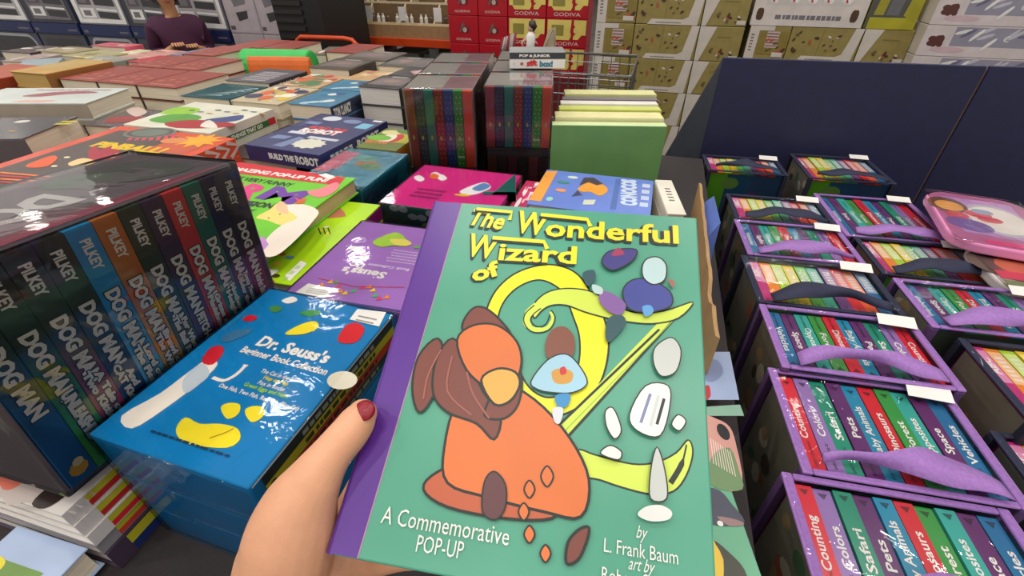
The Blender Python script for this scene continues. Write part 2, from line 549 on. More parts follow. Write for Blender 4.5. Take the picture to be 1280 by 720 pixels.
for i, (xa, xb, dark) in enumerate(cols):
    s0, s1 = px_s(WL, xa, 28), px_s(WL, xb, 28)
    nm = ['leftmost', 'second from left', 'third from left', 'fourth from left, beside the shopper', 'fifth from left, right of the shopper'][i]
    carton('storage_box', ('dark grey' if dark else 'white framed') + ' picture carton above the blue band, ' + nm, 'box', WL, s0, zt, s1, zt + .42, .5, SLATE if dark else mat((120, 120, 134)), drawer_art(dark, i), 'boxed carts on the far pallets')
    def band(fc, W, H):
        fc.rect(0, 0, W, H, NAVY); fc.scribble(W * .76, H * .3, W * .95, H * .62, MG, 1, i)
        fc.scribble(W * .03, H * .25, W * .12, H * .7, MG, 1, i)
    carton('tray_edge', 'blue printed tray band, ' + nm + ' in its row', 'tray', WL, s0, zb, s1, zt, .5, NAVY, band, 'blue tray bands', back=-.01)
    def tub(fc, W, H):
        st = mat((165, 165, 172)) if not dark else mat((74, 72, 76))
        pts = [(.07 * W, 0)] + [(.07*W + .10*W*(1-math.cos(t)), H*.74 + .2*H*math.sin(t)) for t in (0, .4, .8, 1.2, 1.57)] + \
              [(.93*W - .10*W*(1-math.cos(t)), H*.74 + .2*H*math.sin(t)) for t in (1.57, 1.2, .8, .4, 0)] + [(.93 * W, 0)]
        fc.poly(pts, DG)
        fc.stroke(pts, .022, st)
        fc.rect(.2 * W, 0, .84 * W, H * .62, MG if not dark else PURG)
        for j in range(5): fc.rect(.22 * W, H * (.08 + .1 * j), .82 * W, H * (.11 + .1 * j), DG)
        fc.rect(.24 * W, H * .3, .4 * W, H * .5, WHITE)
    carton('storage_tub', ('dark rimmed' if dark else 'pale rimmed') + ' storage tub under the blue band, ' + nm, 'tub', WL, s0, zb - .42, s1, zb, .5, mat((70, 74, 92)), tub, 'tubs on the far pallets')
# grey cartons right of the shopper
def stackcart(fc, W, H):
    fc.rect(.02 * W, .02 * H, .98 * W, .98 * H, PINKG)
    fc.rect(.03 * W, .72 * H, .8 * W, .97 * H, mat((132, 122, 128)))
    for i, y in enumerate((.16, .34, .52, .66)):
        k = .04 * (3 - i)
        fc.poly([(.26 * W + k*W, y * H), (.8 * W - k*W, (y + .04) * H), (.84 * W - k*W, (y + .14) * H), (.22 * W + k*W, (y + .11) * H)], [DG, MG, DG, MG][i])
    fc.poly([(.08 * W, .6 * H), (.8 * W, .64 * H), (.84 * W, .76 * H), (.1 * W, .76 * H)], PURG)
    fc.rect(.05 * W, .05 * H, .2 * W, .1 * H, PURG)
def plaincart(fc, W, H):
    fc.rect(.02 * W, .02 * H, .98 * W, .98 * H, PINKG)
    fc.scribble(.6 * W, .84 * H, .9 * W, .9 * H, DG, 1, 3)
    fc.poly([(.3 * W, .3 * H), (.75 * W, .35 * H), (.72 * W, .7 * H), (.34 * W, .66 * H)], GREY)
    fc.ell(.24 * W, .4 * H, .07 * W, .12 * H, PURG)
z43 = px_z(WL, 300, 42)
for i, (xa, xb) in enumerate(((289, 328), (328, 361))):
    s0, s1 = px_s(WL, xa, 40), px_s(WL, xb, 40)
    w_ = ['left', 'right'][i]
    carton('cart_carton', 'tall grey carton printed with a stacked cart, ' + w_ + ' one', 'box', WL, s0, z43, s1, z43 + .5, .5, PINKG, stackcart, 'grey cart cartons', back=0)
    carton('cart_carton', 'small grey carton beside the black pillar, ' + w_ + ' one below', 'box', WL, s0, z43 - .35, s1, z43, .5, PINKG, plaincart, 'grey cart cartons', back=0)
# supports reach the floor
def pallet(wl, xa, xb, ytop, back, depth, label, y=34, colr=(72, 60, 50)):
    s0, s1 = px_s(wl, xa, y), px_s(wl, xb, y)
    zt_ = ytop
    m = wl.mtx(s0, 0, back)
    r = thing('pallet_stack', label, 'pallet', m)
    W = s1 - s0; k = mat(colr, .8, 'card')
    mb = MB()
    for j in range(3): mb.box(0, j * (depth - .08) / 2, 0, W, j * (depth - .08) / 2 + .08, .1, k)
    mb.build('runner', r)
    mb = MB(); mb.box(0, 0, .1, W, depth, zt_, k); mb.build('lower_cartons', r)
pallet(WL, -34, 283, zb - .42, 0, .5, 'pallet under the rimmed tubs')
pallet(WL, 289, 361, z43 - .35, 0, .5, 'pallet under the grey cart cartons')

# black ribbed pillar of wrapped crates
m = WL.mtx(px_s(WL, 361, 30), 0, -.12)
r = thing('black_crate_tower', 'tall black ribbed tower of crates left of the orange rail', 'crates', m)
Wp = px_s(WL, 425, 66) - px_s(WL, 361, 30)
mb = MB(); mb.box(0, 0, 0, Wp, .55, 1.75, mat((24, 22, 22), .5)); mb.build('crate_body', r)
for k in range(22):
    mb = MB(); mb.box(0.01, -.012, .62 + k * .05, Wp * .62, 0, .645 + k * .05, mat((38, 35, 33), .4)); mb.build('rib', r)

# ---- shelf of priced bins on an orange beam
WS = Wall(490, 50, 4.2)
TAN = mat((178, 150, 112), .7, 'card'); TAND = mat((120, 96, 66), .7, 'card'); ORG = mat((214, 72, 28), .35)
s0, s1 = px_s(WS, 418, 50), px_s(WS, 585, 50)
zf0, zf1 = px_z(WS, 490, 47), px_z(WS, 490, 31)
m = WS.mtx(s0, 0, 0)
r = thing('bin_shelf', 'shelf of divided bins with price cards above an orange beam', 'shelf', m)
Wb = s1 - s0
mb = MB(); mb.box(0, 0, zf0, Wb, .02, zf1, mat((168, 132, 92), .6, 'card')); mb.build('fascia', r)
zo = px_z(WS, 490, 57)
mb = MB(); mb.box(0, -.02, zo, Wb, .03, zf0, ORG); mb.build('beam', r, .004)
mb = MB(); mb.box(0, .03, zo, Wb, .6, zo + .02, TAND); mb.build('deck', r)
for x in (.02, Wb * .72):
    mb = MB(); mb.box(x, -.01, 0, x + .06, .05, zo, mat((90, 92, 92), .4)); mb.build('upright', r)
tiers = [(zf1, 0.02, .13), (zf1 + .13, .18, .12), (zf1 + .25, .33, .12)]
for ti, (z0, dy, hh) in enumerate(tiers):
    mb = MB(); mb.box(0, dy, z0, Wb, dy + .012, z0 + .014, mat((214, 196, 160), .6, 'card'))
    mb.box(0, dy + .16, z0 - .02, Wb, dy + .17, z0 + hh, TAND)
    mb.build('bin_lip', r)
    n = 4
    for k in range(n + 1):
        x = Wb * k / n + (.04 * ti)
        if x > Wb: continue
        mb = MB(); mb.add([(x, dy, z0), (x + .012, dy, z0), (x + .012, dy + .16, z0 + hh), (x, dy + .16, z0 + hh), (x, dy + .16, z0 - .02), (x + .012, dy + .16, z0 - .02)],
                          [(0, 1, 2, 3), (0, 3, 4), (1, 5, 2), (0, 4, 5, 1)], mat((206, 188, 150), .6, 'card'))
        mb.build('divider', r)
        mb = MB(); mb.box(x + .02, dy - .004, z0 + .03, x + .085, dy - .002, z0 + hh * .95, WHITE); mb.build('price_card', r)
    for k in range(26):
        if (k * 7 + ti * 3) % 5 == 0 or (ti == 1 and 6 < k < 20): continue
        x = .1 + k * (Wb - .1) / 26
        t = thing('white_bottle', 'small %s bottle in the %s bin row, number %s from the left' % (['pale', 'cream'][k % 2], ['front', 'middle', 'back'][ti], k + 1), 'bottle', m @ Matrix.Translation((x, dy + .03, z0 + .0)), 'bottles in the bin shelf')
        t['label'] = '%s %s capped bottle from the left in the %s row of bins' % (['first','second','third','fourth','fifth','sixth','seventh','eighth','ninth','tenth','eleventh','twelfth','thirteenth','fourteenth','fifteenth','sixteenth','seventeenth','eighteenth','nineteenth','twentieth','twenty-first','twenty-second','twenty-third','twenty-fourth','twenty-fifth','last'][k], ['white', 'cream'][k % 2], ['front', 'middle', 'back'][ti])
        mb = MB()
        mb.tube([(0, .04, 0), (0, .04, .045), (0, .04, .055), (0, .04, .07)], [.014, .014, .007, .007], mat((226, 222, 212)) if (k + ti) % 3 else mat((96, 80, 70)), 6)
        mb.build('bottle_body', t)
for x, wd, cc in ((.1, .22, (120, 30, 45)), (.42, .28, (170, 168, 160)), (.75, .2, (140, 145, 140)), (1.15, .25, (60, 58, 58))):
    if x + wd > Wb: continue
    mm = m @ Matrix.Translation((x, .12, 0))
    t = thing('under_shelf_carton', {(120, 30, 45): 'dark red', (170, 168, 160): 'light grey', (140, 145, 140): 'greenish grey', (60, 58, 58): 'charcoal'}[cc] + ' carton stored under the orange beam', 'box', mm)
    mb = MB(); mb.box(0, 0, 0, wd, .35, zo - .07, mat(cc, .6, 'card')); mb.build('carton_body', t, .004)
# orange push rail in front of the tower
WR = Wall(410, 55, 3.36)
pts = []
for (x, y) in ((371, 66), (372, 50), (376, 46), (430, 48), (440, 50), (446, 56), (450, 66)):
    s_, z_ = WR.sz(x, y); q = WR.P + WR.d * s_; pts.append((q.x, q.y, z_))
low = [(pts[0][0], pts[0][1], 0.0)] + pts + [(pts[-1][0], pts[-1][1], 0.0)]
mb = MB(); mb.tube(low, .014, ORG, 8)
o = mb.build('push_rail', None, smooth=True); tag(o, 'orange tubular cart rail in front of the black tower', 'rail')

# ---- red cartons
WG = Wall(650, 50, 3.6)
RED = mat((178, 14, 34), .4); REDD = mat((120, 10, 24)); GOLD = mat((226, 206, 110)); OLI = mat((150, 138, 66)); PALE = mat((222, 200, 196))
def red_plain(fc, W, H):
    fc.text('GODIVA', W / 2, H * .16, H * .09, PALE, bold=0.0, width=W * .52)
    fc.ell(W * .52, H * .52, W * .17, H * .13, mat((100, 54, 56)))
    fc.ell(W * .55, H * .5, W * .07, H * .09, mat((196, 170, 160)))
    fc.ell(W * .5, H * .68, W * .06, H * .1, mat((130, 74, 70)))
    fc.stroke([(W * .38, H * .42), (W * .45, H * .6), (W * .5, H * .72)], W * .03, mat((150, 100, 92)))
    fc.stroke([(W * .64, H * .4), (W * .68, H * .56)], W * .03, mat((70, 24, 30)))
def red_gold(fc, W, H):
    fc.poly([(.04*W, .97*H), (.04*W, .42*H), (.12*W, .42*H), (.18*W, .28*H), (.58*W, .28*H), (.62*W, .4*H), (.62*W, .97*H)], GOLD)
    fc.poly([(.68*W, .97*H), (.68*W, .3*H), (.80*W, .3*H), (.88*W, .46*H), (.98*W, .46*H), (.98*W, .97*H)], GOLD)
    fc.rect(.14 * W, .42 * H, .44 * W, .8 * H, OLI)
    fc.poly([(.62*W, .9*H), (.72*W, .75*H), (.64*W, .6*H), (.74*W, .5*H), (.66*W, .4*H), (.6*W, .55*H)], RED)
    fc.text('GODIVA', W * .5, H * .15, H * .13, PALE, bold=0.0, width=W * .64)
xc = [561, 598, 634.5, 682, 734]
rows = [px_z(WG, 600, y) for y in (91, 55, 20, -16)]
rz = rows + []
for j in range(3):
    for i in range(4):
        s0, s1 = px_s(WG, xc[i], 37), px_s(WG, xc[i + 1], 37)
        nm = ['first', 'second', 'third', 'fourth'][i]; rw = ['bottom visible', 'middle', 'top visible'][j]
        carton('chocolate_carton', ('plain red carton with small emblem' if i < 2 else 'red carton with gold windows') + ', %s column of the %s row' % (nm, rw), 'box', WG, s0, rz[j], s1, rz[j + 1], .24, RED, red_plain if i < 2 else red_gold, 'red chocolate cartons')
pallet(WG, 561, 734, rz[0], 0, .24, 'pallet under the red chocolate cartons', 37, (110, 12, 26))

# ---- olive gift cartons and neighbours on the right
WO = Wall(840, 80, 3.0)
OL = mat((150, 134, 76), .5, 'card'); OLD = mat((140, 122, 62)); CRM = mat((208, 198, 188)); BRN = mat((84, 60, 42)); BRL = mat((190, 150, 120))
def food_bits(fc, x0, y0, x1, y1, seed, n=9):
    rd = random.Random(seed)
    for k in range(n):
        x = rd.uniform(x0, x1); y = rd.uniform(y0, y1); w_ = (x1 - x0) * rd.uniform(.05, .13)
        fc.ell(x, y, w_, w_ * .55, [BRN, mat((180, 90, 60)), CRM, BRN, mat((110, 94, 60))][rd.randrange(5)], rd.uniform(0, 3), 7)
def face_a(fc, W, H):   # narrow end with the check pattern
    fc.rect(0, 0, .24 * W, H, CRM); fc.rect(.24 * W, .86 * H, .6 * W, H, CRM)
    fc.scribble(.06 * W, .25 * H, .14 * W, .8 * H, PURG, 6, 2, .5)
    fc.rect(.28 * W, .16 * H, W, .84 * H, OLD)
    fc.rect(.45 * W, .36 * H, .75 * W, .84 * H, mat((200, 180, 172)))
    for a in range(5): fc.rect(.46 * W, (.4 + a * .09) * H, .74 * W, (.43 + a * .09) * H, mat((116, 70, 70)))
    food_bits(fc, .3 * W, .2 * H, .95 * W, .6 * H, 5)
    fc.rect(.68 * W, .08 * H, .95 * W, .22 * H, CRM)
def face_b(fc, W, H):
    fc.poly([(.18 * W, 0), (.95 * W, 0), (W, H), (.88 * W, H), (.80 * W, .24 * H), (.72 * W, .16 * H), (.24 * W, .16 * H)], CRM)
    fc.stroke([(.44 * W, .2 * H), (.46 * W, .96 * H)], .003, OLD)
    food_bits(fc, .04 * W, .28 * H, .42 * W, .85 * H, 8); food_bits(fc, .5 * W, .28 * H, .76 * W, .85 * H, 9)
    fc.scribble(.3 * W, .05 * H, .7 * W, .1 * H, MG, 1, 4)
def face_c(fc, W, H):
    fc.poly([(0, 0), (.1 * W, 0), (.38 * W, H), (0, H)], CRM)
    food_bits(fc, .3 * W, .12 * H, .82 * W, .36 * H, 12, 14)
    fc.scribble(.4 * W, .7 * H, .75 * W, .76 * H, OLD, 1, 6)
    fc.rect(.78 * W, .06 * H, W * .98, .18 * H, CRM)
def rows_at(wl, x, ys): return [px_z(wl, x, y) for y in ys]
colsO = [(743, 791, face_a), (791, 872, face_b), (872, 928, face_c)]
zr = rows_at(WO, 815, (240, 196, 155, 114, 73, 30, -14))
for j in range(6):
    for i, (xa, xb, fa) in enumerate(colsO):
        s0, s1 = px_s(WO, xa, 50), px_s(WO, xb, 50)
        carton('gift_carton', ['olive gift carton with checked panel', 'olive gift carton with two food pictures', 'olive gift carton with pale slanted corner'][i] + ', ' + ['lowest', 'fifth', 'fourth', 'third', 'second', 'top'][j] + ' layer of the left stack', 'box', WO, s0, zr[j], s1, zr[j + 1], .31, OL, fa, 'olive gift cartons')
pallet(WO, 743, 928, zr[0], 0, .31, 'pallet under the left olive gift cartons', 50)
# second stack
zq = rows_at(WO, 1000, (118, 76, 33))
colsQ = [(934, 986, face_a), (986, 1077, face_b), (1077, 1141, face_c)]
zz = [zq[0], zq[1], zq[2]]
for j in range(2):
    for i, (xa, xb, fa) in enumerate(colsQ):
        s0, s1 = px_s(WO, xa, 50) , px_s(WO, xb, 50)
        carton('gift_carton', ['olive gift carton with checked panel', 'olive gift carton with two food pictures', 'olive gift carton with pale slanted corner'][i] + ', ' + ['lower', 'upper'][j] + ' layer behind the navy bin', 'box', WO, s0, zz[j], s1, zz[j + 1], .35, OL, fa, 'olive gift cartons')
pallet(WO, 933, 1141, zz[0], 0, .35, 'pallet under the olive cartons behind the navy bin', 50)
s0, s1 = px_s(WO, 936, 33), px_s(WO, 1077, 33)
zc = zq[2]
def penguin_box(fc, W, H):
    fc.rect(0, 0, W, H, mat((216, 206, 200)))
    fc.rect(.1 * W, .36 * H, .86 * W, H, mat((206, 200, 196)))
    for k, x in enumerate((.16, .34, .5, .64, .8)):
        fc.ell(x * W, .66 * H, .07 * W, .24 * H, mat((190, 30, 46)), 0, 10)
        fc.ell((x + .03) * W, .6 * H, .03 * W, .2 * H, WHITE, 0, 10)
        fc.ell((x - .04) * W, .56 * H, .022 * W, .16 * H, mat((222, 216, 214)), .4, 10)
    for x in (.06, .9):
        for a in range(4): fc.ell((x + .018 * (a % 2)) * W, (.18 + .05 * (a // 2)) * H, .025 * W, .09 * H, BRN, 0, 8)
    fc.scribble(.2 * W, .12 * H, .8 * W, .26 * H, MG, 1, 8)
carton('winter_carton', 'white carton printed with a row of red and white figures', 'box', WO, s0, zc, s1, zc + .26, .35, CRM, penguin_box)
def tray(fc, W, H):
    fc.rect(0, 0, W, H, mat((86, 86, 80)))
    fc.rect(.05 * W, 0, W, .2 * H, mat((176, 168, 44)))
    fc.poly([(.35*W, .24*H), (.6*W, .24*H), (.66*W, H), (.4*W, H)], mat((110, 110, 112)))
    fc.poly([(.1*W, .24*H), (.3*W, .24*H), (.38*W, H), (.2*W, H)], mat((160, 152, 50)))
    fc.poly([(.7*W, .24*H), (W, .1*H), (W, H), (.82*W, H)], mat((168, 160, 46)))
carton('display_tray', 'yellow green display tray on the olive gift cartons', 'tray', WO, px_s(WO, 1079, 33), zc, px_s(WO, 1149, 20), zc + .26, .3, mat((150, 144, 50)), tray)
WP = Wall(1200, 40, 2.55)
def snow(fc, W, H):
    fc.rect(0, 0, W, H, mat((214, 202, 202)))
    fc.rect(.2 * W, .34 * H, W, .96 * H, mat((150, 146, 164)))
    rd = random.Random(3)
    for k in range(12): fc.ell(rd.uniform(.25, .95) * W, rd.uniform(.42, .88) * H, .06 * W, .06 * H, [mat((196, 192, 204)), mat((110, 108, 132)), WHITE][k % 3], rd.random(), 8)
    for k in range(6): fc.ell((.07 + .03 * (k % 3)) * W, (.42 + .14 * (k // 3)) * H, .03 * W, .1 * H, mat((96, 56, 52)), k, 9)
    fc.text('C', .56 * W, .62 * H, .2 * H, WHITE, bold=.0)
    fc.ell(.2 * W, .22 * H, .12 * W, .1 * H, mat((206, 178, 182)))
zs = [px_z(WP, 1220, y) for y in (152, 110, 72, 32, -8)]
for j in range(4):
    s0 = px_s(WP, 1156, 40)
    carton('snow_carton', 'lilac snow scene carton with brown flowers, ' + ['lowest', 'third', 'second', 'top'][j] + ' of the right stack', 'box', WP, s0, zs[j], s0 + .62, zs[j + 1], .15, CRM, snow, 'lilac snow scene cartons')
pallet(WP, 1156, 1290, zs[0], 0, .15, 'pallet under the lilac snow scene cartons', 40)

# ---- wire cart behind the record rack
WC = Wall(750, 100, 2.1)
wire = mat((150, 150, 150), .3, 'chrome', metal=.8)
s0, z0 = WC.sz(616, 118); s1, z1 = WC.sz(775, 80)
m = WC.mtx(s0, 0, 0)
ct = thing('wire_cart', 'grey wire shopping cart behind the green card rack', 'shopping cart', m)
Wc = px_s(WC, 790, 85) - s0
zt_c = px_z(WC, 750, 94); zb_c = zt_c - .33; D_c = .5
mb = MB()
for k in range(15):
    x = Wc * k / 14
    mb.tube([(x, 0, zb_c), (x, 0, zt_c)], .0022, wire, 4)
for k in range(15):
    y = D_c * k / 14
    mb.tube([(0, y, zb_c), (0, y, zt_c)], .0022, wire, 4); mb.tube([(Wc, y, zb_c), (Wc, y, zt_c)], .0022, wire, 4)
    mb.tube([(0, y, zb_c), (Wc, y, zb_c)], .0022, wire, 4)
for k in range(15):
    x = Wc * k / 14
    mb.tube([(x, D_c, zb_c), (x, D_c, zt_c)], .0022, wire, 4)
for z in (zt_c - .04, zt_c - .12, zt_c - .2, zb_c):
    mb.tube([(0, 0, z), (Wc, 0, z), (Wc, D_c, z), (0, D_c, z)], .0028, wire, 4, True)
tag(mb.build('wire_mesh', ct), kind='stuff')
mb = MB(); mb.tube([(0, 0, zt_c), (Wc, 0, zt_c), (Wc, D_c, zt_c), (0, D_c, zt_c)], .006, wire, 6, True); mb.build('rim', ct)
mb = MB(); mb.tube([(.02, 0, zt_c), (.02, -.08, zt_c + .07), (Wc - .02, -.08, zt_c + .07), (Wc - .02, 0, zt_c)], .009, mat((60, 60, 62)), 8)
for x in (.03, Wc - .03):
    mb = MB(); mb.tube([(x, .02, zb_c), (x, .02, .12), (x, D_c - .02, .12), (x, D_c - .02, zb_c)], .011, wire, 6); mb.build('chassis_rail', ct)
    for y in (.04, D_c - .04):
        mb = MB(); mb.tube([(x - .012, y, .06), (x + .012, y, .06)], .06, mat((40, 40, 42)), 14); mb.build('wheel', ct)

# small figurine and grey seat items behind the gift box
WF = Wall(660, 60, 2.13)
s_, z_ = WF.sz(661, 92)
t = thing('white_figurine', 'small white dressed figurine with dark hair behind the gift box', 'figurine', WF.mtx(s_, z_ , 0))
hh = px_z(WF, 661, 25) - z_
mb = MB(); mb.tube([(0, 0, 0), (0, 0, hh*.25), (0.004, 0, hh * .55), (0.006, 0, hh * .72), (0.006, 0, hh * .8)], [.034, .03, .017, .02, .008], WHITE, 10); mb.build('dress', t, smooth=True)
mb = MB(); mb.tube([(.006, 0, hh * .79), (.006, 0, hh * .85), (.006, 0, hh * .93)], [.008, .014, .008], mat((190, 150, 130), .5, 'skin'), 10); mb.build('head', t, smooth=True)
mb = MB(); mb.tube([(.01, .002, hh * .8), (.012, .004, hh * .88), (.008, .003, hh * .99)], [.008, .018, .012], mat((50, 34, 30)), 10); mb.build('hair', t, smooth=True)
mb = MB(); mb.tube([(0, 0, hh * .7), (-.03, -.01, hh * .6), (-.02, -.02, hh * .5)], [.008, .006, .005], mat((190, 150, 130), .5, 'skin'), 6); mb.build('arm', t, smooth=True)
s_, z_ = WF.sz(626, 78)
t = thing('folded_cloth', 'grey and red folded cloth hanging over the cart seat', 'cloth', WF.mtx(s_, z_, 0))
hh = px_z(WF, 640, 40) - z_
mb = MB()
rd = random.Random(1)
for k in range(7):
    x = k * .009; mb.tube([(x, 0, 0), (x + .003, -.006 * (k % 2), hh * .5), (x + .012, 0, hh * (.8 + .03 * k))], [.007, .006, .005], mat((170, 160, 158), .8, 'fabric') if k % 3 else mat((140, 40, 46), .8, 'fabric'), 6)
mb.build('cloth_folds', t, smooth=True)
s_, z_ = WF.sz(672, 76)
t = thing('seat_flap', 'beige plastic cart seat flap right of the figurine', 'cart seat', WF.mtx(s_, z_, 0.03))
mb = MB(); mb.add([(0, 0, 0), (.07, 0, 0), (.06, .02, .12), (.03, .02, .11), (0, .004, 0.0), (.07, .004, 0), (.06, .024, .12), (.03, .024, .11)], [(0, 1, 2, 3), (7, 6, 5, 4), (0, 3, 7, 4), (1, 5, 6, 2), (2, 6, 7, 3), (0, 4, 5, 1)], mat((178, 160, 130)))
mb.tube([(.0, 0, 0), (.055, 0, .115), (.075, 0, 0)], .003, wire, 5); mb.build('flap', t)

# ------------------------------------------------------------------ shopper in a dark plum top
def skin_body(name, verts, edges, radii, mt, parent=None, root=0, sub=2):
    me = bpy.data.meshes.new(name); me.from_pydata(verts, edges, []); me.materials.append(mt)
    o = bpy.data.objects.new(name, me); COL.objects.link(o)
    if parent: o.parent = parent
    md = o.modifiers.new('skin', 'SKIN'); md.use_smooth_shade = True
    sv = me.skin_vertices[0].data if me.skin_vertices else None
    if sv is None:
        bpy.context.view_layer.objects.active = o
        sv = me.skin_vertices[0].data
    for i, r in enumerate(radii):
        sv[i].radius = (r, r) if not isinstance(r, tuple) else r
        sv[i].use_root = (i == root)
    sb = o.modifiers.new('sub', 'SUBSURF'); sb.levels = sub; sb.render_levels = sub
    return o
WQ = Wall(225, 50, 3.75)
s_, _ = WQ.sz(220, 60)
pm = WQ.mtx(s_, 0, 0) @ Matrix.Translation((.07, 0, 0)) @ Matrix.Rotation(-0.55, 4, 'Z')
person = thing('person', 'shopper in a dark plum long sleeved top holding hands at the waist', 'person', pm)
zc_ = px_z(WQ, 225, 18)     # shoulder height
k = zc_ / 1.41
plum = mat((70, 26, 58), .8, 'fabric'); skn = mat((205, 150, 110), .5, 'skin')
V = [(0, 0, .90), (0, 0, 1.02), (.01, 0, 1.18), (.02, 0, 1.31), (.04, 0, 1.40), (.055, -.01, 1.47), (.065, -.02, 1.56), (.07, -.02, 1.66),
     (.02, -.17, 1.33), (-.01, -.2, 1.12), (.13, -.17, 1.13), (.22, -.08, 1.20),
     (.02, .17, 1.33), (.0, .19, 1.12), (.13, .12, 1.13), (.21, .02, 1.18),
     (0, -.1, .88), (.03, -.1, .48), (0, -.1, .08), (.1, -.1, .03), (0, .1, .88), (.03, .1, .48), (0, .1, .08), (.1, .1, .03)]
V = [(a * k, b * k, c * k) for a, b, c in V]
E = [(0,1),(1,2),(2,3),(3,4),(4,5),(5,6),(6,7),(3,8),(8,9),(9,10),(10,11),(3,12),(12,13),(13,14),(14,15),(0,16),(16,17),(17,18),(18,19),(0,20),(20,21),(21,22),(22,23)]
R = [.15,.145,.15,.14,.06,.055,.095,.07,.065,.05,.038,.034,.065,.05,.038,.034,.1,.065,.045,.04,.1,.065,.045,.04]
RB = [r * k for r in R]; VB = list(V); EB = list(E)
for wi in (11, 15):
    b = Vector(V[wi]); RB[wi] = .03 * k
    for q in range(5):
        dy = (-.03 + .015 * q) * k; ln = (.07, .085, .09, .085, .065)[q] * k
        a0 = b + Vector((.025 * k, dy, .01 * k)); a1 = a0 + Vector((ln * .5, dy * .3, .012 * k)); a2 = a1 + Vector((ln * .4, 0, -.02 * k))
        n0 = len(VB); VB += [tuple(a0), tuple(a1), tuple(a2)]; EB += [(wi, n0), (n0, n0 + 1), (n0 + 1, n0 + 2)]; RB += [.012 * k, .01 * k, .008 * k]
body = skin_body('body', VB, EB, RB, skn, person)
# blouse and trousers: shells a little larger than the body
Rt = [.17,.165,.172,.16,.075]
Vt = V[0:5] + V[8:11] + V[12:15]
Et = [(0,1),(1,2),(2,3),(3,4),(3,5),(5,6),(6,7),(3,8),(8,9),(9,10)]
skin_body('top', Vt, Et, [r * k for r in Rt + [.085,.068,.052,.085,.068,.052]], plum, person)
skin_body('trousers', [V[0]] + V[16:19] + V[20:23], [(0,1),(1,2),(2,3),(0,4),(4,5),(5,6)], [r * k for r in [.165,.115,.082,.06,.115,.082,.06]], mat((40, 40, 52), .8, 'fabric'), person)
hc = Vector(V[6])
skin_body('hair', [tuple(hc + Vector((-.03, 0, .05)) * k), tuple(hc + Vector((-.02, 0, .1)) * k), tuple(hc + Vector((-.06, 0, -.02)) * k), tuple(hc + Vector((-.07, 0, -.09)) * k), tuple(hc + Vector((.03, 0, .1)) * k)],
          [(0, 1), (0, 2), (2, 3), (1, 4)], [.1 * k, .09 * k, .09 * k, .07 * k, .07 * k], mat((26, 20, 20), .6, 'fabric'), person)
mb = MB()
f0 = Vector(V[6])
for sy in (-1, 1):
    mb.tube([f0 + Vector((.085, .032 * sy, .015)) * k, f0 + Vector((.095, .032 * sy, .015)) * k], .011 * k, BLACK, 8)
mb.tube([f0 + Vector((.09, 0, 0)) * k, f0 + Vector((.115, 0, -.02)) * k], .012 * k, skn, 8)
mb.tube([f0 + Vector((.088, -.02, -.05)) * k, f0 + Vector((.094, 0, -.052)) * k, f0 + Vector((.088, .02, -.05)) * k], .006 * k, mat((150, 70, 66)), 6)
mb.build('face_features', person)
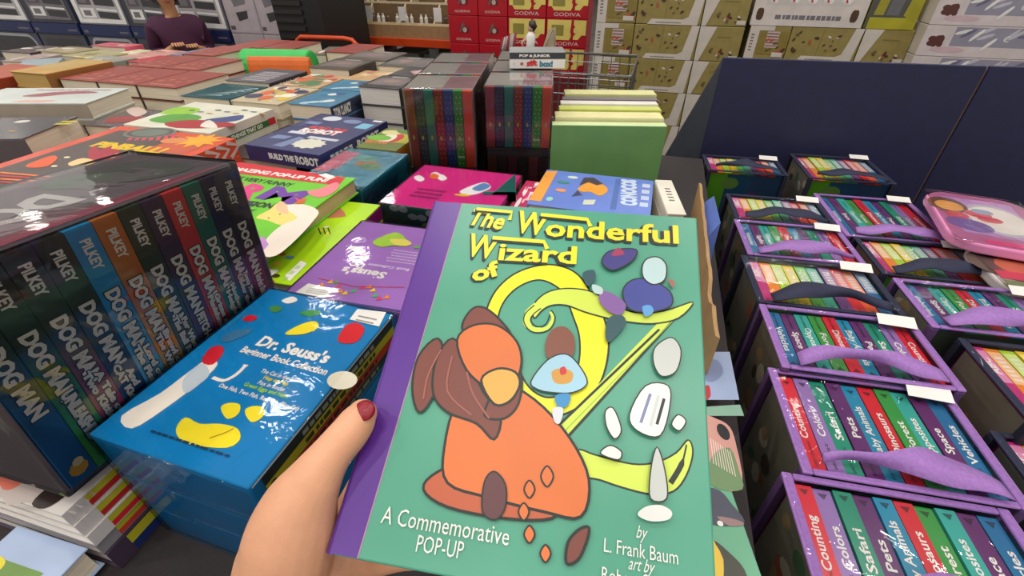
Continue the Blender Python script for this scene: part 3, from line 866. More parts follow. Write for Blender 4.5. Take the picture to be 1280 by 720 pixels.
# ------------------------------------------------------------------ books on the sale table
c_ = mat
def reserve():
    a = at(93, 651, 1.085) - UA * .016; u = math.radians(-15)
    m = Matrix.Translation(Vector((a.x, a.y, 0)) + Vector((math.cos(u), math.sin(u), 0)) * (-.42)) @ Matrix.Rotation(u, 4, 'Z')
    claim(rect_pts(m, .425, .235), TABLE_Z, 1.085)
reserve()
def A_blue_box(fc, W, L):
    P = lambda *pts: list(pts)
    # big figures of the cover are replaced by plain shapes of the same colours
    fc.poly(smooth_pts([(152,520),(200,492),(240,462),(262,448),(272,456),(250,478),(205,512),(165,536)],3,True), c_((238,230,220)), px=True)
    fc.poly(smooth_pts([(232,492),(228,478),(240,462),(255,455),(262,468),(250,480)],3,True), c_((196,206,214)), px=True)
    fc.poly(smooth_pts([(252,452),(262,436),(275,432),(280,440),(266,456)],3,True), c_((206,34,52)), px=True)
    fc.stroke(smooth_pts([(266,472),(280,476),(296,468),(308,456)],3), [.004]*9 + [.006], c_((238,230,220)), px=True)
    fc.poly(smooth_pts([(220,537),(232,522),(250,530),(275,530),(297,536),(300,550),(284,560),(250,558),(228,552)],3,True), YEL, px=True)
    fc.stroke(smooth_pts([(262,548),(280,542),(292,536)],3), .0012, c_((150,120,20)), px=True)
    for x, y in ((288,512),(318,516)):
        fc.poly(smooth_pts([(x-12,y-2),(x-2,y-8),(x+12,y-6),(x+10,y+6),(x-4,y+12)],3,True), YEL, px=True)
    fc.poly(smooth_pts([(276,424),(292,414),(316,412),(306,420),(284,428)],3,True), c_((62,120,160)), px=True)
    fc.poly(smooth_pts([(303,400),(312,394),(322,397),(314,402)],3,True), c_((214,30,56)), px=True)
    fc.poly(smooth_pts([(336,386),(345,382),(353,386),(344,391)],3,True), c_((70,140,70)), px=True)
    fc.poly(smooth_pts([(352,376),(366,371),(372,376),(360,380)],3,True), WHITE, px=True)
    fc.poly(smooth_pts([(356,418),(376,406),(394,402),(398,410),(380,418)],3,True), YEL, px=True)
    fc.poly(smooth_pts([(374,391),(394,388),(402,392),(386,396)],3,True), c_((60,150,70)), px=True)
    fc.poly(smooth_pts([(422,426),(432,408),(446,404),(456,412),(448,426),(436,430)],3,True), c_((214,30,44)), px=True)
    fc.rect(.005, L-.085, .008, L-.05, c_((40,140,190)))
    a = math.radians(-1)
    T = lambda st, x, y, s, w_, m_=WHITE, b=.02: fc.text(st, x, y, s, m_, a, b, width=w_, px=True)
    T("Dr. Seuss's", 368, 437, .0155, .092, WHITE, .04)
    T('Beginner Book Collection', 354, 452, .0095, .110, WHITE, .03)
    T('The Cat in the Hat', 350, 470, .0052, .046)
    T('Hop on Pop', 345, 477, .005, .030, YEL)
    T('Fox in Socks', 340, 483, .005, .032)
    T('Green Eggs and Ham', 332, 489, .005, .052, c_((170,220,70)))
    T('One Fish, Two Fish, Red Fish, Blue Fish', 323, 497, .005, .096)
    fc.scribble(.05, .018, .14, .022, c_((20,60,100)), 1, 3)
    # price sticker
    fc.poly([(437,400),(447,387),(483,391),(474,409)], WHITE, px=True)
    fc.scribble(*fc.pix(443,401), *fc.pix(474,397), c_((120,120,120)), 2, 5, .4)
    fc.ell(*fc.pix(428, 476), .016, .012, c_((222,216,196)))
BLUEB = c_((8, 128, 190), .3)
def seuss_right(fc, L, T):
    n = 4
    for i, cc in enumerate(((20, 60, 44), (200, 60, 30), (200, 190, 30), (30, 44, 44))):
        fc.rect(.012, T * (.10 + .21 * i), L - .004, T * (.10 + .21 * (i + 1)) - .0006, c_(cc))
        fc.scribble(.03 + .01 * i, T * (.14 + .21 * i), L * .8, T * (.25 + .21 * i), [c_((150,150,120)), c_((60,20,20)), c_((50,60,20)), c_((170,170,150))][i], 1, i, .9)
        if i: fc.ell(.02, T * (.2 + .21 * i), .004, .003, BLACK, 0, 8)
    fc.rect(.002, T * .95, L - .002, T * .985, c_((220,220,215)))
book('blue_book_box', 'bright blue shrink wrapped boxed book set on top, beside the thumb', 'book set', (109, 541), (314, 611), .234, 1.15, .0566, BLUEB,
     A_blue_box, 'R', spine_art=seuss_right, style='case', W=.177, wrap=film('wrinkled_wrap', .25, 22, .06, .8), group='blue boxed sets')

# purple boxed set lying upside down behind the blue one
def A_purple(fc, W, L):
    a = math.pi
    fc.text('Dr.', W*.36, L*.40, .013, WHITE, a, .04)
    fc.text("Seuss's", W*.47, L*.33, .017, WHITE, a, .04, width=.075)
    fc.text('Book Collection', W*.64, L*.43, .007, c_((240,230,250)), a, .02, width=.07)
    for i in range(5): fc.scribble(W*.55, L*(.5+.035*i), W*(.85), L*(.515+.035*i), c_((220,200,235)), 1, i, .8)
    rd = random.Random(4)
    for i in range(13):
        x = W*(.2+.05*i); y = L*(.12+.05*math.sin(i)); cc = [(236,150,40),(240,210,60),(90,190,120),(220,70,110)][i%4]
        fc.poly([(x,y),(x+.009,y+.003),(x+.003,y+.011)], c_(cc))
    fc.stroke([(W*.14,L*.2),(W*.5,L*.17),(W*.9,L*.24)], .0012, c_((220,60,80)))
    fc.poly(smooth_pts([(W*.3,L*.72),(W*.42,L*.88),(W*.55,L*.84),(W*.66,L*.72),(W*.52,L*.7),(W*.42,L*.66)],3,True), c_((170,205,80)))
    fc.poly(smooth_pts([(W*.44,L*.78),(W*.6,L*.8),(W*.68,L*.74),(W*.55,L*.71)],3,True), c_((226,214,110)))
    fc.ell(W*.75,L*.72,.006,.005,c_((120,170,110))); fc.ell(W*.2,L*.6,.012,.006,WHITE); fc.ell(W*.35,L*.5,.006,.005,c_((230,140,60)))
    fc.poly([(W*.78,L*.60),(W*.95,L*.67),(W*.9,L*.62)], WHITE)
    fc.poly([(W*.08,L*.02),(W*.35,L*.0+.004),(W*.37,L*.11),(W*.11,L*.13)], WHITE)
    fc.scribble(W*.14,L*.04,W*.33,L*.1,c_((150,150,150)),3,2,.4)
    fc.rect(0,0,W,.003,c_((60,40,120)))
book('purple_book_box', 'shiny lilac boxed book set lying upside down behind the blue set', 'book set', (355, 366), (505, 390), .232, 1.10, .05, c_((168, 122, 196), .3),
     A_purple, 'R', style='case', W=.182, wrap=WRAP_FLAT)

# lime book
def A_lime(fc, W, L):
    fc.poly(smooth_pts([fc.pix(*q) for q in [(412,262),(420,257),(428,263),(432,270),(420,272),(408,272)]],3,True), c_((190,110,90)))
    for x, y in ((404,288),(410,292)): fc.ell(*fc.pix(x,y), .006, .004, YEL)
    for d in (-5, 1, 7): fc.stroke([fc.pix(403+d,285),fc.pix(406+d,293)], .0022, BLACK)
    fc.ell(*fc.pix(408,284), .005,.003, WHITE, .6)
    for i, (x, y) in enumerate(((378,300),(390,290),(362,312),(372,306))): fc.ell(*fc.pix(x-8,y), .006, .0012, c_((225,240,190)), .9)
    fc.poly([(362,352),(384,330),(376,326),(356,345)], WHITE, px=True)
    fc.scribble(*fc.pix(352,350), *fc.pix(380,330), c_((180,210,120)), 3, 2)
    for (x,y),cc in (((352,318),(214,90,60)),((362,322),(90,150,210)),((346,330),(240,200,60)),((338,352),(200,120,60)),((344,345),(60,50,30))): fc.ell(*fc.pix(x,y), .008,.005, c_(cc))
    fc.poly([(326,336),(350,338),(330,352),(322,350)], WHITE, px=True); fc.scribble(*fc.pix(328,348), *fc.pix(342,340), BLACK, 1, 3, .8)
book('lime_green_book', 'lime green picture book with a small bee and magenta spine', 'book', ('uv', -.65, .452), .06, .29, 1.0855, .035, c_((172, 218, 22), .3),
     A_lime, 'R', c_((120, 20, 90)), W=.19)
book('plain_green_book', 'green book supporting the far side of the farm book', 'book', ('uv', -.875, .46), 0, .3, 1.0855, .035, c_((120, 190, 60), .3), None, 'L', W=.2)

# farm book
def A_farm(fc, W, L):
    fc.poly([(282,205),(300,203),(432,222),(423,232),(270,214)], c_((206,30,46)), px=True)
    ln = lambda st, p, q, s, m_, b=.03, o=None: (lambda a, c: fc.text(st, (a[0]+c[0])/2, (a[1]+c[1])/2, s, m_, math.atan2(c[1]-a[1], c[0]-a[0]), b, width=math.hypot(c[0]-a[0], c[1]-a[1]), outline=o))(fc.pix(*p), fc.pix(*q))
    ln('AMAZING POP-UP FUN!', (286,210), (410,226), .016, WHITE, .05)
    ln('THE VERY FUNNY', (286,221), (366,232), .017, c_((20,40,20)), .04)
    for st, p, q, cc in (('F', (262,232), (276,235), (200,50,140)), ('A', (280,234), (300,238), (226,70,150)), ('R', (300,236), (328,243), (216,50,130)), ('M', (332,240), (378,248), (110,50,160))):
        ln(st, p, q, .056, c_(cc), .05)
    ln('COLLECTION', (262,249), (342,258), .019, c_((24,40,30)), .05)
    fc.poly(smooth_pts([fc.pix(*q) for q in [(320,272),(338,262),(346,255),(360,262),(375,268),(372,280),(352,282),(335,276)]],3,True), c_((244,216,120)))
    fc.poly(smooth_pts([fc.pix(*q) for q in [(352,258),(380,256),(398,264),(392,276),(370,300),(345,320),(326,318),(334,298),(352,282),(372,272)]],3,True), c_((242,228,214)))
    fc.poly(smooth_pts([fc.pix(*q) for q in [(345,262),(350,252),(358,256),(360,268)]],3,True), c_((250,190,150)))
    fc.ell(*fc.pix(336,273), .002, .002, BLACK); fc.ell(*fc.pix(350,268), .002, .002, BLACK)
    fc.poly(smooth_pts([fc.pix(*q) for q in [(384,240),(400,236),(420,228),(424,234),(412,244),(396,247)]],3,True), c_((240,130,140)))
    fc.poly([(368,246),(374,250),(384,248),(380,254),(368,256),(372,252)], c_((226,90,40)), px=True)
    fc.poly([(292,262),(312,252),(318,256),(302,264),(322,262),(300,270)], c_((30,60,70)), px=True)
    fc.poly(smooth_pts([fc.pix(*q) for q in [(304,288),(314,284),(320,290),(314,300)]],3,True), WHITE)
    fc.poly([(314,300),(330,296),(336,306),(322,322),(318,322)], c_((196,140,210)), px=True)
    fc.poly([(398,219),(408,217),(420,222),(412,225)], WHITE, px=True)
yy = at(318, 326, 1.12)
book('farm_pop_up_book', 'bright green farm animal pop up book with a red banner', 'book', ('uv', -.872, .45), .01, .335, 1.12, .034, c_((108, 200, 30), .3),
     A_farm, 'L', c_((160,110,60)), W=.31, copies=0, pages=c_((196,170,130), .6, 'paper'))

# pinball book with chevron edge
def A_pin(fc, W, L):
    gr = c_((88,76,72)); CR = c_((196,44,48)); PK = c_((214,66,90))
    fc.rect(W*.09, L*.06, W*.92, L*.93, gr)
    fc.rect(W*.62, L*.70, W*.92, L*.93, c_((200,90,60)))
    for i in range(7): fc.poly([(158+i*9,176),(164+i*9,175),(172+i*8,166),(168+i*8,166)], PK, px=True)
    fc.ell(*fc.pix(188,166), .07,.045, c_((120,130,118)), .2); fc.ell(*fc.pix(188,166), .062,.038, gr, .2); fc.ell(*fc.pix(188,166), .05,.03, c_((112,122,112)), .2)
    fc.poly([(110,190),(118,181),(124,188),(148,180),(150,196),(170,194),(150,206),(136,200),(112,202)], c_((170,36,60)), px=True)
    p, q = fc.pix(120,180), fc.pix(206,189)
    fc.text('PINBALL!', (p[0]+q[0])/2, (p[1]+q[1])/2, .035, c_((230,190,30)), math.atan2(q[1]-p[1],q[0]-p[0]), .06, width=math.hypot(q[0]-p[0],q[1]-p[1]))
    pts=[]
    for k in range(20):
        r = .055 if k%2 else .03
        c = fc.pix(250,176); pts.append((c[0]+r*1.2*math.cos(k*math.pi/10), c[1]+r*math.sin(k*math.pi/10)))
    fc.poly(pts, c_((244,170,40)))
    fc.ell(*fc.pix(218,176), .035,.022, c_((222,140,80)), .2)
    fc.poly(smooth_pts([fc.pix(*q) for q in [(34,206),(64,195),(72,198),(60,208),(38,210)]],3,True), c_((226,90,40)))
    fc.poly(smooth_pts([fc.pix(*q) for q in [(86,204),(104,198),(120,202),(110,207),(90,208)]],3,True), c_((240,200,140)))
    for x,y in ((84,197),(68,208),(140,197),(148,193)): fc.ell(*fc.pix(x,y), .008,.005, c_((236,226,180)))
    fc.poly([(140,200),(160,196),(150,203)], YEL, px=True)
    for i in range(4): fc.stroke([(0,216+i*4),(70-i*4,222+i*3)], .007, [c_((236,120,60)),CR][i%2], px=True)
def chev(fc, Ln, T):
    Wt = c_((226,190,180))
    for i in range(7):
        x = Ln*(.48+.075*i)
        fc.stroke([(x, T*.95),(x+.035,T*.55),(x,T*.05)], .011, Wt)
book('pinball_book', 'big red and grey pinball book with chevron striped edge', 'book', ('uv', -1.41, .50), 0, .455, 1.11, .045, c_((222, 84, 56), .3),
     A_pin, 'R', c_((176, 24, 40)), chev, style='case', W=.385)

# comics box set: own pose, twelve volumes in a slip case
CX = Matrix(((.26,-.965,0,0),(.962,.262,.05,0),(-.06,-.02,1,0),(0,0,0,1)))
x_ = Vector((.256,.963,-.078)).normalized(); y0_ = Vector((-.965,.26,-.02)); z_ = x_.cross(y0_).normalized(); y_ = z_.cross(x_)
R3 = Matrix((x_, y_, z_)).transposed().to_4x4()
BH = .214; BD = .15; VW = .02308; BW = VW * 12
org = Vector((-.3249, .5133, 1.3005))
bm = Matrix.Translation(org - z_ * BH) @ R3
box = thing('comic_box_set', 'large shrink wrapped slipcase of twelve comic volumes at the left', 'book set', bm)
cs = c_((118,108,114), .35)  # case grey lightened, the wrap's reflection haze put into its colour
mb = MB()
mb.box(-BW-.003, .004, BH, .003, BD, BH+.003, cs); mb.box(-BW-.003, .004, -.003, .003, BD, 0, cs)
mb.box(0, .004, 0, .003, BD, BH, c_((60,54,66))); mb.box(-BW-.003, .004, 0, -BW, BD, BH, cs); mb.box(-BW, BD-.002, 0, 0, BD, BH, cs)
mb.build('slipcase', box)
mb = MB(); f = Face(mb, bm, (0, 0, BH+.003), (1,0,0), (0,1,0))
f.poly([(0,.004),(-BW,.004),(-BW,.02),(-.08,.02)], c_((150,74,92)))
f.poly([(-BW,.02),(-.14,.02),(-.17,.06),(-BW,.09)], c_((122,92,100)))
f.text('DOG', -.182, .070, .050, c_((214,210,208)), math.pi, .05, width=.105)
f.poly(smooth_pts([(-.02,.03),(-.07,.04),(-.1,.1),(-.05,.13),(-.015,.1)],3,True), c_((100,104,100)))
f.poly(smooth_pts([(-.05,.06),(-.1,.07),(-.12,.12),(-.08,.13)],3,True), c_((110,124,112)))
f.text('MAN', -.075, .07, .04, c_((120,112,116)), math.pi, .05, width=.07)
mb.build('cover_print', box)
vols = [((42,38,60),(166,44,78),'Scarlet Shedder'),((44,46,78),(104,104,150),'Twenty Thousand Fleas|Under the Sea'),((36,112,98),(44,156,146),'Mothering|Heights'),
        ((204,58,66),(204,72,84),'Grime and|Punishment'),((62,46,78),(108,84,138),'FETCH-22'),((36,58,52),(90,116,120),'For Whom|The Ball Rolls'),
        ((188,106,46),(230,176,76),'Brawl of|The Wild'),((16,132,190),(100,186,224),'Lord of|The Fleas'),((26,32,34),(38,60,120),'And|CAT Kid'),
        ((34,36,38),(184,44,84),'A Tale of|Two Kitties'),((24,38,30),(60,160,56),'UNLEASHED'),((22,38,36),(24,96,160),'')]
LET = c_((232,228,216), .4)
for i, (c1, c2, ttl) in enumerate(vols):
    x1 = -VW * i; x0 = x1 - VW + .0008
    mb = MB()
    mb.box(x0, 0, .001, x1, .008, BH - .002, gradmat(c2, c1, BH * .18, BH * .62))
    mb.box(x0 + .001, .008, .004, x1 - .001, BD - .004, BH - .004, PAPERW)
    f = Face(mb, bm, (x0, 0, 0), (1, 0, 0), (0, 0, 1))
    cxm = VW / 2
    f.text('PILKEY', cxm, BH * .868, .0088, LET, -math.pi/2, .04, width=.029, outline=BLACK, ow=.0, shear=0)
    f.text('DOG MAN', cxm, BH * .535, .0120, LET, -math.pi/2, .055, width=.070, outline=BLACK, ow=.07)
    if ttl:
        ls = ttl.split('|')
        for j, t_ in enumerate(ls):
            f.text(t_, cxm + (0 if len(ls) == 1 else (.0042 - .0084 * j)), BH * (.285 if len(ls) > 1 else .27), .0062 if len(ls) > 1 else .0095, LET, -math.pi/2, .07, width=min(.062, .0052 * len(t_) + .006) if len(ls) > 1 else .058 if i == 10 else .04, outline=BLACK, ow=.09)
    rd = random.Random(i + 3)
    f.ell(cxm, BH * .07, VW * .34, BH * .035, c_([(190,80,60),(150,60,80),(60,60,80),(210,110,60),(90,90,120),(110,120,70),(150,120,60),(60,50,50),(170,130,90),(214,150,120),(60,130,50),(220,170,40)][i]), 0, 9)
    f.ell(cxm + .002, BH * .10, VW * .2, BH * .02, c_([(40,36,50),(230,230,230),(180,60,60),(190,70,60),(60,60,100),(160,150,60),(190,170,90),(200,90,60),(60,70,60),(240,190,90),(40,60,30),(235,225,170)][i]), .4, 9)
    mb.build('volume', box)
mb = MB(); e = .004; mb.box(-BW - e - .003, -e, -.003, e + .003, BD + e, BH + .003 + e, WRAP_FLAT)
tag(mb.build('shrink_wrap', box, .003), 'clear glossy shrink wrap')

# pile of white picture books carrying the comics box
def A_white(fc, W, L):
    P = lambda q: [fc.pix(*a) for a in q]
    fc.poly(smooth_pts(P([(0,500),(28,528),(60,560),(84,590),(80,606),(46,626),(30,628),(0,618)]),3,True), c_((200,186,180)))
    fc.poly(smooth_pts(P([(0,560),(20,565),(30,598),(14,612),(0,606)]),3,True), c_((226,120,100)))
    fc.poly(smooth_pts(P([(18,552),(52,556),(56,588),(38,602),(20,590)]),3,True), c_((190,150,130)))
    fc.poly(smooth_pts(P([(0,574),(12,576),(22,590),(10,592),(0,590)]),3,True), c_((222,190,40)))
    fc.poly(smooth_pts(P([(40,630),(60,610),(88,600),(96,590),(100,604),(80,622),(56,636)]),3,True), c_((44,30,28)))
    fc.scribble(*fc.pix(84,640), *fc.pix(126,612), c_((170,160,150)), 4, 3, .3)
wz = 1.085
def wbook(dz, T, dx, lab, cov, wpx, art=None, sp=(200,40,40), n=0):
    a = at(93, 651, wz) - UA * .016; u = math.radians(-15)
    W_, L_ = .42, .235
    m = Matrix.Translation(Vector((a.x, a.y, wz - dz - T)) + Vector((math.cos(u), math.sin(u), 0)) * (dx - W_)) @ Matrix.Rotation(u, 4, 'Z')
    r = thing('picture_book', lab, 'book', m, 'wide picture books under the comics box')
    mb = MB(); t = .002
    mb.box(0, 0, T - t, W_, L_, T, cov); mb.box(0, 0, 0, W_, L_, t, cov); mb.box(W_ - t, 0, t, W_, L_, T - t, cov)
    mb.build('cover', r)
    mb = MB(); mb.box(.003, .003, t, W_ - t, L_ - .003, T - t, PAPERW); mb.build('pages', r)
    mb = MB(); f = Face(mb, m, (W_ + .0004, 0, 0), (0, 1, 0), (0, 0, 1))
    f.rect(.02, T * .1, .06, T * .5, c_(sp)); f.rect(.02, T * .5, .075, T * .95, c_((196,190,40))); f.rect(.09, T * .1, .2, T * .9, c_((60,60,60)))
    if art: art(Face(mb, m, (0, 0, T), (1, 0, 0), (0, 1, 0)), W_, L_)
    mb.build('cover_print', r)
WC_ = c_((224,218,214), .35)
wbook(0, .018, 0, 'white picture book with coral drawings, topmost under the comics box', WC_, 0, A_white)
wbook(.0185, .018, .002, 'white picture book with yellow spine block, second under the comics box', WC_, 0)
wbook(.037, .018, .004, 'white picture book with red spine block, third under the comics box', WC_, 0, None, (224,40,50))
wbook(.0555, .018, .001, 'grey paper backed picture book, fourth under the comics box', c_((150,146,150)), 0, None, (210,60,50))
wbook(.074, .0305, .004, 'dark plum picture book at the foot of the comics pile', c_((72,58,78)), 0, None, (30,50,110))
book('blue_white_book', 'pale blue book with green corner at the lower left edge', 'book', (-40, 712), (52, 745), .06, 1.02, .035, c_((170,190,224), .3),
     lambda fc, W, L: (fc.rect(0, 0, W * .8, L * .35, c_((110,150,60))), fc.ell(W * .2, L * .2, .012, .008, YEL)), 'F', copies=0)

# robot book
def A_robot(fc, W, L):
    wh = c_((206,210,222)); lb = c_((120,136,176))
    p, q = fc.pix(372,162), fc.pix(436,166)
    fc.text('ROBOT', W*.5, L*.50, .032, WHITE, .05, .06, width=W*.52, outline=c_((180,50,60)), ow=.06)
    fc.text('BUILD THE', W*.52, L*.60, .018, c_((214,60,70)), .05, .06, width=W*.5)
    pts=[]
    for k in range(22):
        r = 1 if k%2 else .8; pts.append((W*.66+.05*r*math.cos(k*math.pi/11), L*.2+.038*r*math.sin(k*math.pi/11)))
    fc.poly(pts, c_((216,212,196)))
    fc.poly([(W*.32,L*.02+.01),(W*.46,L*.05),(W*.5,L*.3),(W*.4,L*.32)], lb); fc.poly([(W*.1,L*.2),(W*.3,L*.22),(W*.32,L*.3),(W*.12,L*.3)], lb)
    fc.rect(W*.5,L*.32,W*.9,L*.37,wh); fc.rect(W*.16,L*.38,W*.4,L*.44,wh)
    fc.ell(W*.3,L*.88,.03,.022,wh); fc.ell(W*.62,L*.86,.03,.018,lb); fc.rect(W*.78,L*.7,W*.95,L*.85,c_((120,180,210))); fc.rect(W*.1,L*.66,W*.3,L*.74,lb)
    fc.rect(W*.84,L*.93,W*.97,L*.975,WHITE)
NVY = c_((52, 56, 104), .3)
def S_robot(fc, Ln, T): fc.text('BUILD THE', Ln*.27, T*.5, T*.36, WHITE, 0, .06, width=Ln*.3); fc.text('ROBOT', Ln*.66, T*.5, T*.5, WHITE, 0, .05, width=Ln*.34)
def F_robot(fc, Ln, T): fc.text('BUILD THE', Ln*.48, T*.5, T*.34, WHITE, 0, .06, width=Ln*.34); fc.text('ROBOT', Ln*.82, T*.5, T*.48, WHITE, 0, .05, width=Ln*.3)
book('robot_kit_book', 'navy blue robot kit book lettered along two edges', 'book', (305, 180), (399, 194), .302, 1.10, .042, NVY, A_robot, 'R', c_((34,34,70)), S_robot, 'case', side_art=F_robot, copies=0)
rb = at(305, 180, 1.10)
book('orange_picture_book', 'orange and black picture book under the navy robot book', 'book', (268, 196), (392, 212), .30, 1.055, .037, c_((60,42,40)), rand_art(12, [(230,110,40),(240,170,60),(60,40,40),(236,210,160)], 14), 'R', W=.25, group='books piled on the sale table')

# ---- block of seven patterned spines, boxed sets in clear plastic
def spine_set(name, label, Y, xl, xr, ytop, ybot, yaw, depth, seed, n=7):
    p = aty(xl, ytop, Y); q = aty(xl, ybot, Y)
    pr = aty(xr, ytop, Y)
    W = (pr.x - p.x); H = p.z - q.z
    m = Matrix.Translation((p.x, Y, q.z)) @ Matrix.Rotation(yaw, 4, 'Z')
    claim(rect_pts(m, W + .012, .5, -.006, -.006), TABLE_Z, 1.4)
    r = thing(name, label, 'book set', m, 'boxed sets with seven patterned spines')
    cols = [(150,58,54),(50,50,76),(46,130,120),(140,54,50),(44,72,130),(60,146,58),(222,88,64)]
    vw = W / n
    mb = MB(); mb.box(-.001, .012, -.0, W + .001, depth, H + .001, c_((208,200,196), .3)); mb.build('slipcase', r)
    for i in range(n):
        mb = MB(); mb.box(vw * i + .0006, 0, 0.001, vw * (i + 1) - .0006, .012, H - .001, c_(cols[i]))
        f = Face(mb, m, (vw * i, 0, 0), (1, 0, 0), (0, 0, 1)); rd = random.Random(seed + i)
        lt = c_(tuple(min(255, int(v * 1.7) + 30) for v in cols[i]))
        if i in (1, 4, 5, 3):
            for a in range(14):
                for b_ in range(2): f.ell(vw * (.3 + .4 * b_ + .1 * (a % 2)), H * (.06 + .066 * a), .0014, .002, lt, 0, 5)
        f.ell(vw * .5, H * .40, .003, .006, c_((200,180,110)), 0, 6)
        if i == 5: f.scribble(vw * .15, H * .14, vw * .9, H * .17, WHITE, 1, 3, .9)
        mb.build('volume', r)
    mb = MB(); f = Face(mb, m, (0, 0, H + .001), (1, 0, 0), (0, 1, 0))
    f.rect(0, .02, W * .55, depth - .01, c_((196,190,184))); f.rect(W * .55, .02, W, depth - .01, c_((176,140,146)))
    mb.build('cover_print', r)
    mb = MB(); e = .003; mb.box(-e, -e, 0.0005, W + e, depth + e, H + .001 + e, WRAP_FLAT); tag(mb.build('shrink_wrap', r, .002), 'clear plastic wrap')
    return r, m, W, H
r1, m1, W1, H1 = spine_set('boxed_spine_set', 'front left wrapped set of seven patterned spines', 1.13, 504, 590, 112, 208, math.radians(-4), .15, 3)
r2, m2, W2, H2 = spine_set('boxed_spine_set', 'front right wrapped set of seven patterned spines beside the green card', 1.15, 606, 690, 108, 184, math.radians(-4), .15, 3)
HS = .17
for j in range(1, 3):
    for i, (rr, mm, ww, hh) in enumerate(((r1, m1, W1, H1), (r2, m2, W2, H2))):
        c = rr.copy(); COL.objects.link(c)
        c.matrix_world = mm @ Matrix.Translation((0, .163 * j, 0))
        for ch in list(rr.children):
            d = ch.copy(); COL.objects.link(d); d.parent = c
        c['label'] = '%s wrapped spine set in the %s row back, only its pale top showing' % (['left', 'right'][i], ['', 'second', 'third'][j])
for i, (mm, ww, lab) in enumerate(((m1, W1, 'left'), (m2, W2, 'right'))):
    zb_ = mm.translation.z
    if zb_ - TABLE_Z > .01:
        m = mm @ Matrix.Translation((0, .0, -(zb_ - TABLE_Z)))
        r = thing('boxed_spine_set', 'dark wrapped set lying under the %s patterned spines' % lab, 'book set', m)
        H = zb_ - TABLE_Z - .0005
        mb = MB(); mb.box(0, .01, 0, ww, .48, H - .001, c_((70,62,66))); mb.build('slipcase', r)
        for k in range(6):
            mb = MB(); mb.box(ww * k / 6 + .001, 0, .001, ww * (k + 1) / 6 - .001, .01, H * .8, c_([(92,60,44),(60,52,50),(96,50,60),(50,56,50),(120,50,60),(70,40,40)][k])); mb.build('volume', r)
        mb = MB(); mb.box(-.004, -.004, .0004, ww + .004, .484, H, WRAP_FLAT); tag(mb.build('shrink_wrap', r, .001), 'clear plastic wrap')

# rack of large cards with the green front
a = aty(690, 225, 1.12); 
gm = Matrix.Translation((a.x, a.y, TABLE_Z)) @ Matrix.Rotation(math.radians(-3), 4, 'Z')
gy = at(690, 158, 1.2)
def sheet_row(name, label, Y, xl, xr, ytop, colr, topc, thick=.012, grp='large cards standing in the rack'):
    p = aty(xl, ytop, Y); q = aty(xr, ytop, Y)
    m = Matrix.Translation((p.x, Y, TABLE_Z)) @ Matrix.Rotation(math.radians(-2.5), 4, 'Z')
    r = thing(name, label, 'card', m, grp)
    claim(rect_pts(m, aty(xr, ytop, Y).x - p.x, thick), TABLE_Z, 1.3)
    W = q.x - p.x; H = p.z - TABLE_Z
    mb = MB(); mb.box(0, 0, 0, W, thick, H - .001, colr); mb.box(.001, .001, H - .001, W - .001, thick - .001, H, topc); mb.build('card_block', r, .001, segs=1)
G0 = 1.12
sheet_row('green_display_card', 'tall plain green display card standing above the blue book', G0, 690, 833, 156, c_((104,150,88), .45), c_((210,228,170)), .03)
sheet_row('card_block', 'cream block of cards behind the green display card', G0 + .035, 694, 829, 146, c_((228,222,170)), c_((232,226,168)), .05)
sheet_row('card_block', 'lime yellow block of cards, second behind the green display card', G0 + .09, 699, 826, 136, c_((196,206,100)), c_((206,214,110)), .035)
sheet_row('card_block', 'white block of cards, third behind the green display card', G0 + .13, 701, 822, 129, c_((230,224,216)), c_((236,230,220)), .03)
sheet_row('card_block', 'dark striped block of cards, fourth behind the green display card', G0 + .17, 703, 822, 124, c_((90,84,90)), c_((120,110,116)), .03)
sheet_row('card_block', 'pale yellow block of cards, rearmost behind the green display card', G0 + .21, 706, 820, 117, c_((216,216,150)), c_((226,224,160)), .05)

# teal shrink wrapped and food book, pink, blue
book('teal_wrapped_book', 'teal book in crinkled shiny shrink wrap beside the farm book', 'book', ('uv', -.735, .79), .0, .235, 1.09, .055, c_((40,150,172), .3),
     lambda fc, W, L: (fc.rect(0, L*.3, W*.28, L*.9, c_((216,100,130))), fc.ell(W*.6, L*.62, .03, .02, c_((190,120,70))), fc.ell(W*.72, L*.55, .03, .018, c_((90,150,90))), fc.ell(W*.5, L*.75, .03, .02, c_((80,170,150))), fc.rect(0, 0, W, L*.07, c_((30,70,80))), fc.poly([(W*.2,L*.35),(W*.35,L*.5),(W*.25,L*.2)], c_((20,110,140)))),
     'R', c_((34,26,38)), None, 'case', W=.175, wrap=film('crinkled_wrap', .8, 45, .08, 1.8))
book('yellow_green_food_book', 'green and yellow book with orange spine beside the teal wrapped book', 'book', ('uv', -.722, 1.034), 0, .165, 1.09, .05, c_((104,120,40), .3),
     lambda fc, W, L: (fc.rect(W*.6,L*.35,W,L,c_((190,180,40))), fc.ell(W*.70,L*.62,.045,.035,c_((196,190,60))), fc.ell(W*.5,L*.55,.03,.04,c_((200,40,50))), fc.ell(W*.4,L*.52,.022,.036,c_((236,226,206))), fc.ell(W*.2,L*.5,.035,.022,c_((110,180,50))), fc.ell(W*.3,L*.8,.03,.02,c_((220,214,150))), fc.text('BITES', W*.3, L*.3, .02, c_((226,120,60)), 0, .04), fc.ell(W*.8,L*.9,.05,.02,c_((90,130,50)))),
     'R', c_((226,132,30)), lambda fc, Ln, T: fc.scribble(Ln*.45, T*.3, Ln*.7, T*.7, c_((250,190,60)), 1, 3, .9), W=.17)
